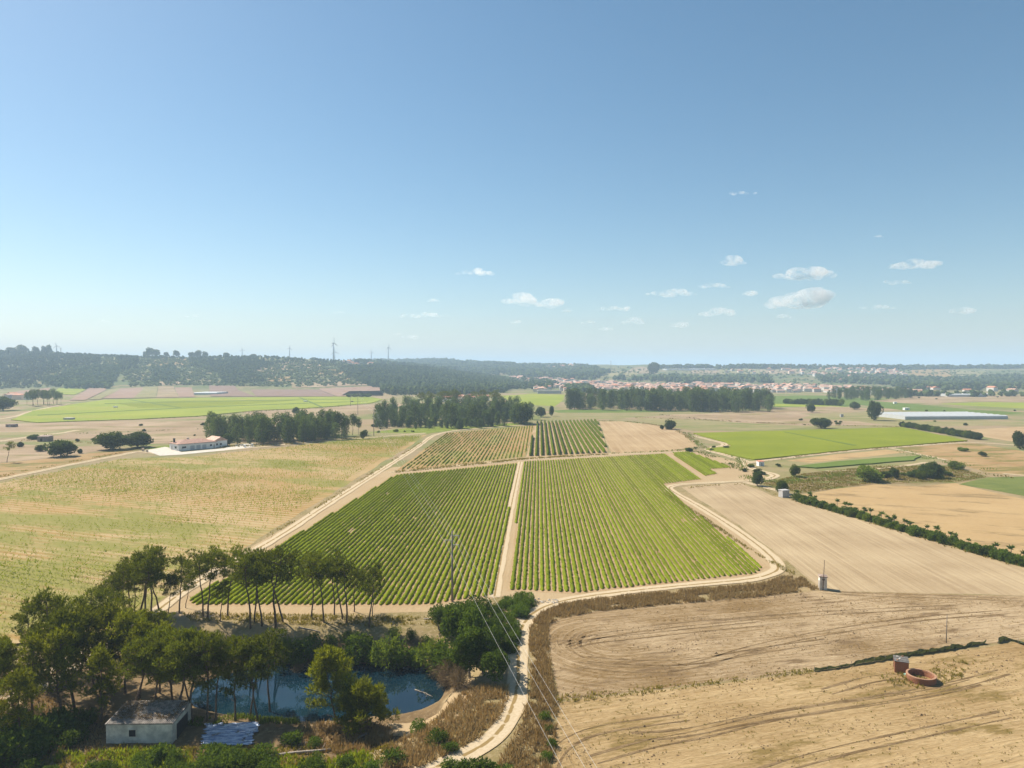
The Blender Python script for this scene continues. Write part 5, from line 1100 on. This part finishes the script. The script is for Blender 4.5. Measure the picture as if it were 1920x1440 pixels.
# ------------------------------------------------------------------ small huts
M_CONC = plain('grey_concrete', (0.40, 0.38, 0.36), .9, .2, 1.0); M_RUIN = plain('ruin_masonry', (.27, .20, .16), .95, .3, 1.0)
def hut(x, y, wpx, hpx, label, mw, roof='flat', mr=None, dpx=None, op=None, name='field_hut', rz=0, hr=.5):
    p = P(x, y); s = p[1] / F; L = wpx * s; h = hpx * s; d = L * .8 if dpx is None else dpx * s
    return building(name, label, 'hut', (p[0], p[1] + d / 2, p[2] + .02), rz, L, d, h, mw, roof, mr or mw, op if op is not None else [('s', 0, .05, L * .28, h * .7, 'door')], hr, False, .15)
hut(1427, 874, 11, 8, 'small white hut with red roof inside the road loop', M_WHITE, 'shed', M_TILE, hr=.4, rz=R(12))
hut(1472, 933, 15, 13, 'grey concrete hut at the head of the long hedge', M_CONC, rz=R(18))
hut(126, 788, 15, 4, 'low grey hut on the edge of the large green field', M_CONC)
hut(215, 765, 6, 3, 'tiny white pump hut inside the large green field', M_WHITE); hut(572, 754, 6, 2.5, 'tiny white pump hut on the green plain', M_WHITE)
hut(18, 801, 15, 5, 'dark low hut beside the dry field', M_RUIN); hut(80, 828, 20, 9, 'ruined brown stone hut in the pale field', M_RUIN, 'shed', M_RUIN, op=[('s', -1, .1, 1.4, 2, 'doorway')])
hut(1679, 757, 5, 3, 'tiny white hut on the green strip', M_WHITE); hut(1701, 769, 9, 4, 'small white hut beside the long greenhouse', M_WHITE); hut(1579, 782, 5, 5, 'small square grey hut by the tan strip', M_CONC)
hut(660, 754.5, 4, 2.5, 'tiny dark hut on the green plain near the poles', M_RUIN)
hut(1850, 742, 20, 3.5, 'long pale shed on the edge of the plain', M_WHITE); hut(1030, 738, 45, 6, 'long low warehouse on the meadow edge', MATS['grey_wall'], dpx=12, op=[('s', -8, .1, 5, 4, 'door'), ('s', 10, .1, 5, 4, 'door')])
# transformer booth
p = P(1545, 1106); h = PY(1545, 1081, p[1])[2]; building('transformer_booth', 'narrow pale transformer booth with pitched roof beside a leaning pole', 'booth', (p[0], p[1] + .7, 0.02), R(-14), 1.5, 1.7, h, M_LIME, 'gable', M_RUIN, [('w', 0, .1, .8, 1.9, 'door'), ('s', 0, h * .72, .5, .35, 'window')], .3, over=.14)
def pole(x, yb, yt, rad, label, lean=0.0, arms=False, name='power_pole', mat=None, group=None):
    p = P(x, yb); h = PY(x, yt, p[1])[2] - p[2]
    e = bpy.data.objects.new(name, None); COL.objects.link(e); e.location = p; tag(e, label, 'pole', group)
    m = MB(); m.tube([(0, 0, -.5), (lean * h * .5, 0, h * .5), (lean * h, 0, h)], [rad, rad * .8, rad * .6], 8); link('shaft', m.mesh('shaft', True), mat or M_POLE, e)
    return e, p, h
M_POLE = plain('pole_concrete', (0.20, 0.18, 0.155), .9, .2, 2); M_INS = plain('insulator', (.42, .40, .36), .4, .1)
M_WIRE = plain('aluminium_wire', (.48, .46, .42), .35, .05, metal=.3)
pole(1543, 1107, 1050, .10, 'slim brown pole leaning against the transformer booth', .04, mat=M_BARK)
pole(1774, 1206, 1152, .09, 'thin bare pole in the ploughed field beside the netting', .02, mat=M_BARKG)
# power line
LINE = []
def linepole(base, h, label):
    e = bpy.data.objects.new('power_pole', None); COL.objects.link(e); e.location = base; tag(e, label, 'power pole', None)
    m = MB(); m.tube([(0, 0, -.5), (0, 0, h)], [.26, .14], 8); link('shaft', m.mesh('shaft', True), M_POLE, e)
    for z, sx in [(h - .9, 1), (h - 1.9, -1), (h - 2.9, 1)]:
        m = MB(); m.box((sx * .75, 0, z), (1.5, .12, .12)); m.tube([(sx * .1, 0, z - .6), (sx * .8, 0, z)], .04, 4); arm = link('cross_arm', m.mesh('cross_arm'), M_INS, e)
        m = MB()
        for q in range(4): m.tube([(sx * 1.42, 0, z - .1 - q * .14), (sx * 1.42, 0, z - .2 - q * .14)], [.09, .05], 6)
        link('insulator', m.mesh('insulator'), M_INS, arm)
    LINE.append([np.array([base[0] + sx * 1.42, base[1], base[2] + z - .68]) for z, sx in [(h - .9, 1), (h - 1.9, -1), (h - 2.9, 1)]])
b1 = P(848, 1128); b1 = (b1[0], b1[1], 0.0); h1 = PY(848, 996, b1[1])[2]; b2 = P(701, 818); h2 = PY(701, 764, b2[1])[2]; b3 = P(671, 778.5); h3 = PY(671, 733, b3[1])[2]
b4 = P(657, 761.5); h4 = PY(657, 737, b4[1])[2]
b0 = (b1[0] - (b2[0] - b1[0]) * .92, b1[1] - (b2[1] - b1[1]) * .92, 0.0)
linepole(b0, h1, 'tall power pole standing beyond the raked field'); linepole(b1, h1, 'tall dark power pole with three staggered arms at the vineyard edge'); linepole(b2, h2, 'power pole beside the mixed wood at the farm road'); linepole(b3, h3, 'tall power pole on the pale field beyond the narrow wood'); linepole(b4, h4, 'thin power pole on the far green plain')
sag = [11.5, 9.5, 6, 5]
for k in range(4):
    for j in range(3):
        t = np.linspace(0, 1, 60)[:, None]; q = LINE[k][j] * (1 - t) + LINE[k + 1][j] * t; q[:, 2] -= (4 * t * (1 - t))[:, 0] * sag[k] * (.72 if k < 2 else 1) * .45
        m = MB(); m.tube(q, .017 if k < 2 else .03, 4); tag(link('power_line', m.mesh('wire', True), M_WIRE), 'thin pale overhead wire sagging over the vineyard' if k == 1 else ('thin pale overhead wire crossing above the dirt road' if k == 0 else 'thin overhead wire over the far plain'), 'wire', ['wires above the road', 'wires above the vineyard', 'wires over the plain', 'wires over the plain'][k])

# ------------------------------------------------------------------ brick hut and tank
M_BRICK = plain('red_brick', (.27, .115, .06), .9, .25, 3); M_BRICKB = plain('orange_brick_rim', (.36, .20, .12), .9, .3, 3)
M_SHEET = plain('old_roof_sheet', (.12, .11, .10), .9, .3, 2); p = P(1696, 1262); s = p[1] / F; rzb = R(-24)
BL, BW, BH = 20 * s * 1.1, 30 * s * 1.0, 21 * s
e = bpy.data.objects.new('brick_hut', None); COL.objects.link(e); e.location = (p[0] - .05, p[1] + 1.0, 0.02); e.rotation_euler = (0, 0, rzb); tag(e, 'small red brick hut with grey sheet roof and open doorway', 'hut')
bl, bh, bd = .3, .2, .14
def bricks(x0, y0, x1, y1, hole=None, name='brick'):
    L = math.hypot(x1 - x0, y1 - y0); ang = math.atan2(y1 - y0, x1 - x0); n = max(1, int(L / bl)); rows = int(BH / bh); out = []
    q = MB(); q.box((0, 0, 0), (L / n - .02, bd, bh - .02)); me = q.mesh('brick')
    for rr in range(rows):
        for k in range(n):
            t = (k + .5) / n * L + (0.0 if rr % 2 else .04)
            if hole and hole[0] < t < hole[1] and rr * bh < hole[2]: continue
            o = link(name, me, M_BRICK, WALL, loc=(x0 + math.cos(ang) * t, y0 + math.sin(ang) * t, (rr + .5) * bh), rz=ang)
m = MB(); hx, hy = BL / 2, BW / 2
for bx in [((0, -hy + .05, BH / 2 - .1), (BL - .1, .1, BH)), ((0, hy - .05, BH / 2 - .1), (BL - .1, .1, BH)), ((hx - .05, 0, BH / 2 - .1), (.1, BW - .1, BH)), ((-hx + .05, -hy * .55, BH / 2 - .1), (.1, BW * .4, BH)), ((-hx + .05, hy * .85, BH / 2 - .1), (.1, BW * .12, BH)), ((-hx + .05, hy * .3, BH - .3), (.1, BW * .5, .4))]: m.box(*bx)
WALL = link('wall', m.mesh('wall'), plain('mortar', (.30, .19, .13), .95, .2), e)
bricks(-hx, -hy, hx, -hy); bricks(-hx, -hy, -hx, hy, (BW * .52, BW * .86, BH * .8)); bricks(hx, -hy, hx, hy)
ro = None
for k in range(5):
    q = MB(); yy_k = -hy + (k + .5) * BW / 5; q.box((0, yy_k, BH + .09 + .03 * (k % 2)), (BL + .3, BW / 5 + .06, .05)); link('roof_sheet', q.mesh('roof_sheet'), M_SHEET, e)
for k, (xx_, yy2) in enumerate([(-.5, .6), (.3, 1.0), (-.2, -.2), (-.6, -.9)]):
    q = MB(); q.box((xx_, yy2, BH + .2), (.3, .18, .12), .4 * k); link('roof_weight', q.mesh('roof_weight'), M_BRICKB if k % 2 else M_LIME, e)
pt = P(1729, 1277); rt_ = 25 * pt[1] / F
e = bpy.data.objects.new('brick_tank', None); COL.objects.link(e); e.location = (pt[0], pt[1] + .3, .02); tag(e, 'open round red brick water tank with broken rim beside the hut', 'tank')
n = 40; th = np.arange(n) / n * 2 * math.pi; TH = 0.95
m = MB(); ring = lambda rr, z: np.stack([np.cos(th) * rr, np.sin(th) * rr, np.full(n, z)], 1); V = np.concatenate([ring(rt_, -.3), ring(rt_, TH - .12), ring(rt_ - .22, TH - .12), ring(rt_ - .22, -.3)])
j = (np.arange(n) + 1) % n; i = np.arange(n)
m.add(V, np.concatenate([np.stack([i + a * n, j + a * n, j + (a + 1) * n, i + (a + 1) * n], 1) for a in range(3)])); WALL = link('wall', m.mesh('wall'), M_BRICK, e)
q = MB(); seg = 2 * math.pi * rt_ / n; q.box((0, 0, 0), (seg - .02, .28, .16)); me = q.mesh('rim_brick')
for k in range(n):
    if k in (5, 6): continue
    link('rim_brick', me, M_BRICKB, e, loc=(math.cos(th[k]) * (rt_ - .1), math.sin(th[k]) * (rt_ - .1), TH - .03), rz=th[k] + math.pi / 2)
q = MB(); q.box((0, 0, 0), (seg - .03, .06, .2)); me = q.mesh('brick')
for rr in range(4):
    for k in range(n):
        t = th[k] + (rr % 2) * math.pi / n; link('brick', me, M_BRICK, WALL, loc=(math.cos(t) * (rt_ + .02), math.sin(t) * (rt_ + .02), .12 + rr * .22), rz=t + math.pi / 2)
p = P(1698, 1266); m = MB(); m.box((0, 0, .12), (.55, .35, .24), .3); m.box((.05, 0, .26), (.35, .2, .05), .3); tag(link('plastic_crate', m.mesh('crate'), plain('mint_plastic', (.35, .60, .50), .5, .1), loc=p), 'small mint-green plastic box lying beside the round tank', 'box')
# netting fence
M_NET = leaf('green_netting', (.045, .06, .035), (.085, .10, .06), .25, .1)
def net(px, hh, label, seed):
    c, t = smooth_path([P(*q)[:2] for q in px], .35); r = np.random.default_rng(seed); n = len(c)
    d = np.gradient(c, axis=0); d /= np.linalg.norm(d, axis=1)[:, None]; nn = np.stack([-d[:, 1], d[:, 0]], 1)
    e = bpy.data.objects.new('netting_fence', None); COL.objects.link(e); e.location = (c[0][0], c[0][1], 0); tag(e, label, 'fence')
    V = []
    for z in (0, .35, .7, 1):
        V.append(np.c_[c + nn * ((fbm(t / .8, t * 0 + z * 2, seed) * .9 + .25 * (1 - z)))[:, None], np.maximum(z * hh * (.9 + 1.3 * fbm(t / 1.8, t * 0 + 9, seed)) , 0)])
    V = np.stack(V, 1); i = np.arange(n - 1)[:, None] * 4 + np.arange(3)[None]; m = MB(); m.add(V.reshape(-1, 3) - np.array([c[0][0], c[0][1], -.02]), np.stack([i, i + 4, i + 5, i + 1], -1).reshape(-1, 4))
    link('net', m.mesh('net'), M_NET, e)
    q = MB(); q.tube([(0, 0, -.2), (0, 0, hh + .15)], .035, 5); me = q.mesh('stake')
    for k in range(0, n, 7): link('stake', me, M_BARKG, e, loc=(c[k][0] - c[0][0], c[k][1] - c[0][1], 0))
net([(1527,1259),(1590,1251),(1690,1232),(1770,1221),(1852,1207)], .75, 'low dark green netting fence between the ploughed and raked fields', 1)
net([(1872,1207),(1890,1199),(1920,1213),(1990,1226)], .85, 'short end piece of dark green netting past the gap', 2)
# parked car
p = P(1344, 772.5); e = bpy.data.objects.new('parked_car', None); COL.objects.link(e); e.location = (p[0], p[1], .04); e.rotation_euler = (0, 0, R(12)); tag(e, 'pale grey car parked on the track below the long wood', 'car')
m = MB(); m.box((0, 0, .65), (4.3, 1.75, .6)); m.box((-.1, 0, .98), (3.9, 1.6, .1)); link('body', m.mesh('body'), plain('car_paint', (.45, .46, .48), .3, .03, spec=.6), e)
m = MB(); v = [(-1.5,-.75,1.0),(1.0,-.75,1.0),(1.0,.75,1.0),(-1.5,.75,1.0),(-1.1,-.62,1.5),(.4,-.62,1.5),(.4,.62,1.5),(-1.1,.62,1.5)]; m.add(v, [(4,5,6,7),(0,1,5,4),(1,2,6,5),(2,3,7,6),(3,0,4,7)]); link('cabin', m.mesh('cabin'), M_DARK, e)
m = MB(); m.tube([(0, -.12, 0), (0, .12, 0)], .33, 10); wh = m.mesh('wheel')
for wx_ in (-1.35, 1.35):
    for wy_ in (-.8, .8): link('wheel', wh, M_DARK, e, loc=(wx_, wy_, .33))
# stones on the road corner and clods
M_STONE = plain('pale_stone', (.42, .36, .28), .9, .2, 2)
def stone(seed):
    r = np.random.default_rng(seed); m = MB(); m.add(IV * (1 + r.normal(size=(len(IV), 1)) * .15) * np.array([.4, .3, .22]), IFc); return m.mesh('stone')
ST = [stone(s) for s in range(4)]
for k in range(34):
    x = rt.uniform(985, 1045); y = 1122 + (x - 985) * .05 + rt.uniform(0, 8); p = P(x, y)
    tag(link('loose_stone', ST[k % 4], M_STONE, loc=(p[0], p[1], .1), rz=rt.uniform(0, 6), scale=rt.uniform(.35, 1.1)), 'loose pale stone in the heap at the road bend', 'stone', 'stone heap at the road bend')
m = MB(); r = np.random.default_rng(9); poly = [tuple(P(*q)[:2]) for q in [(1035,1170),(1500,1112),(1920,1120),(1920,1440),(1045,1440)]]; pw = np.array(poly)
c = r.uniform(pw.min(0), pw.max(0), (26000, 2)); c = c[inpoly(c[:, 0], c[:, 1], poly)]; c = c[fbm(c[:, 0] / 6, c[:, 1] / 2.2, 40) > .05]
nc = len(c); sc_ = r.gamma(1.6, .024, nc)[:, None, None] + .02; V = np.array([(-1, -.7, 0), (1, -.7, 0), (.9, .8, 0), (-.9, .8, 0), (0.1, 0, .9)])
V = V[None] * sc_ * (1 + r.normal(size=(nc, 5, 3)) * .3) + np.c_[c, np.full(nc, .03)][:, None]
q = np.arange(nc)[:, None] * 5; m.add(V.reshape(-1, 3), np.concatenate([np.concatenate([q + a, q + (a + 1) % 4, q + 4], 1) for a in range(4)]))
tag(link('soil_clods', m.mesh('clods'), plain('clod_soil', (.20, .13, .065), .95, .3, 1)), 'clods and dry stalks scattered over the ploughed fields', 'clods', None, 'stuff')
grass_px('dry_weeds', [(1040,1320),(1530,1264),(1920,1215),(2200,1240),(2200,1560),(1040,1560)], .35, .25, L_DRYG, 'sparse dry weeds in the raked field', 22, 6, .07, .8)
grass_px('dry_weeds', [(1035,1175),(1300,1132),(1530,1112),(1920,1122),(2200,1150),(1920,1190),(1530,1250),(1045,1305)], .5, .22, L_DRY, 'sparse dry weeds in the ploughed field', 23, 6, .07, .9)

# ------------------------------------------------------------------ wind turbines
M_TURB = plain('turbine_backlit', (.34, .36, .39), .5, .03)  # darker grey-blue of the backlit turbines is put into the base colour
def turbine(x, ybase, yhub, blade_px, D, yaw, spin, label):
    hub = np.array(PY(x, yhub, D)); base = np.array([hub[0], hub[1], float(H(hub[0], hub[1]))]); hgt = hub[2] - base[2]; s = D / F; R_ = blade_px * s
    e = bpy.data.objects.new('wind_turbine', None); COL.objects.link(e); e.location = base; e.rotation_euler = (0, 0, yaw); tag(e, label, 'wind turbine')
    m = MB(); m.tube([(0, 0, -2), (0, 0, hgt)], [max(2.6, 1.1 * s), max(1.6, .7 * s)], 10); link('tower', m.mesh('tower', True), M_TURB, e)
    m = MB(); m.box((0, 1.5, hgt + 1.2), (3.4, 9, 3.4)); link('nacelle', m.mesh('nacelle'), M_TURB, e)
    m = MB(); m.tube([(0, -3.0, hgt + 1.2), (0, -4.6, hgt + 1.2), (0, -5.6, hgt + 1.2)], [1.8, 1.5, .4], 8); hb = link('hub', m.mesh('hub', True), M_TURB, e)
    for k in range(3):
        a = spin + k * 2 * math.pi / 3; d = np.array([math.cos(a), 0, math.sin(a)]); t_ = np.array([-math.sin(a), 0, math.cos(a)])
        ch = np.array([.5, 1.0, .8, .5, .12]) * R_ / 11; rr = np.array([.03, .2, .5, .8, 1.0]) * R_; c = np.array([0, -4.6, hgt + 1.2])
        V = [];
        for q in range(5): V += [c + d * rr[q] + t_ * ch[q], c + d * rr[q] + np.array([0, .35, 0]), c + d * rr[q] - t_ * ch[q] * .6, c + d * rr[q] - np.array([0, .35, 0])]
        m = MB(); m.add(V, [(q * 4 + a_, q * 4 + (a_ + 1) % 4, q * 4 + 4 + (a_ + 1) % 4, q * 4 + 4 + a_) for q in range(4) for a_ in range(4)]); link('blade', m.mesh('blade', True), M_TURB, e)
turbine(625, 674, 644, 13, 2750, R(70), R(95), 'tallest wind turbine rising behind the ridge hamlet'); turbine(627.5, 676, 660, 10, 4300, R(20), R(95), 'distant wind turbine half hidden behind the tallest one')
turbine(106, 662, 649, 8, 3000, R(20), R(100), 'wind turbine above the dark wooded shoulder'); turbine(543, 672, 653, 7, 3300, R(15), R(80), 'wind turbine above the scrubby ridge'); turbine(454, 668, 656, 6, 3600, R(20), R(95), 'wind turbine above the long dark wood')
turbine(696, 678, 660, 6.5, 4000, R(10), R(92), 'small wind turbine beyond the ridge hamlet'); turbine(728, 676, 652, 9, 3800, R(60), R(88), 'wind turbine on the wooded far ridge')
def mast(x, yt, D, label):
    q = PY(x, yt, D); z = float(H(q[0], q[1])); e = bpy.data.objects.new('radio_mast', None); COL.objects.link(e); e.location = (q[0], q[1], z); tag(e, label, 'mast'); m = MB(); m.tube([(0, 0, -1), (0, 0, q[2] - z)], [1.2, .7], 6); link('mast_tube', m.mesh('mast_tube'), M_POLE, e)
    m = MB(); m.box((0, 0, (q[2] - z) * .85), (3, 3, 3)); link('antenna_box', m.mesh('antenna_box'), M_TURB, e)
mast(1145.5, 676, 3600, 'thin radio mast on the ridge above the town'); mast(1035, 677, 4500, 'faint radio mast beyond the wooded slope'); mast(1846, 714, 1900, 'red and white mast among the dark trees'); mast(114, 652, 2600, 'thin mast next to the wind turbine on the wooded shoulder')
RID = [broad(700 + k, 12, 6, 0.2, 16, 60, 1.6, 1.2, .4) for k in range(2)]
for x, yb, yt, wp in [(280,671,653,14),(291,671,655,14),(272,671,660,8),(330,671,658,13),(360,672,661,12),(372,672,658,14),(384,672,660,10),(82,664,650,10),(92,664,648,10),(40,661,648,22),(66,663,651,14),(425,672,661,10),(20,660,652,16),(312,671,661,8),(476,672,664,10)]:
    D = 2420; q = PY(x, yb, D); z = float(H(q[0], D)); h = PY(x, yt, D)[2] - z
    put('ridge_tree', RID[int(x) % 2], L_FAR, M_BARKG, (q[0], D, z), max(h, 6) / 12.4, rt.uniform(0, 6), 'single tree standing out against the sky on the ridge', 'tree', 'trees on the skyline of the ridge', sxy=wp * D / F / 11)

# ------------------------------------------------------------------ haze and clouds
m = MB(); m.box((0, 26000, 118), (44000, 52400, 250))
hz = link('haze', m.mesh('haze')); mt, n, out = new_mat('haze'); pv = n.nodes.new('ShaderNodeVolumePrincipled')
pv.inputs['Color'].default_value = (.60, .79, 1.0, 1); pv.inputs['Density'].default_value = 0.00017; pv.inputs['Anisotropy'].default_value = 0.05
n.links.new(pv.outputs[0], out.inputs['Volume']); hz.data.materials.append(mt); tag(hz, 'pale blue summer haze over the whole valley', 'haze', None, 'stuff')
mt, n, out = new_mat('cloud'); pv = n.nodes.new('ShaderNodeVolumePrincipled'); pv.inputs['Color'].default_value = (1, .98, .96, 1); pv.inputs['Anisotropy'].default_value = .3
g = NG(n); nz = g.noise(g.node('ShaderNodeTexCoord').outputs['Object'], 1 / 170, 4, .65)
n.links.new(g.math('MULTIPLY', g.ramp(nz, .36, .70), .0062), pv.inputs['Density'])
n.links.new(pv.outputs[0], out.inputs['Volume'])
def sph():
    import bmesh
    b = bmesh.new(); bmesh.ops.create_icosphere(b, subdivisions=3, radius=1); v = np.array([x.co[:] for x in b.verts]); f = np.array([[q.index for q in x.verts] for x in b.faces]); b.free(); return v, f
SV, SF = sph()
for k, (x, y, wp, hp) in enumerate([(978,560,58,22),(1030,568,46,20),(1064,581,14,9),(795,590,96,10),(775,630,42,9),(890,510,66,14),(1258,548,90,14),(1150,578,70,13),(1188,601,38,15),(1275,608,38,14),(1345,585,68,16),(1515,512,112,22),(1375,489,42,16),(1512,560,104,34),(1720,494,86,20),(1803,582,46,15),(1680,528,48,11),(1390,362,66,6),(1650,442,20,6),(812,563,18,8),(965,603,24,8),(1100,603,30,8),(1135,617,30,8),(1405,549,18,11),(190,602,30,8),(635,585,20,6),(745,625,14,6),(1640,576,70,9),(1468,593,24,10),(360,592,40,7),(1340,535,60,10)]):
    r = np.random.default_rng(900 + k); D = 12500; s = D / F; w_, h_ = wp * s * 1.2, hp * s * 1.3; m = MB(); nb = max(6, int(wp / 6)); c = np.array(PY(x, y + hp * .25, D))
    for q in range(nb):
        t = r.uniform(-1, 1); rr = h_ * r.uniform(.28, .5) * (1 - .55 * abs(t)); off = np.array([t * w_ * .42, r.normal() * h_ * .4, h_ * .32 * (1 - t * t) * r.uniform(0, 1)])
        v = SV * (1 + .28 * fbm(SV[:, 0] * 2 + q * 7, SV[:, 1] * 2 + SV[:, 2] * 3, k)[:, None] * 2) * np.array([rr * 1.9, rr * 1.5, rr * .8]); m.add(v + off, SF)
    tag(link('cloud', m.mesh('cloud', True), MATS['cloud'], loc=c), 'small soft white fair-weather cloud low in the blue sky', 'cloud', 'small fair-weather clouds', 'stuff')
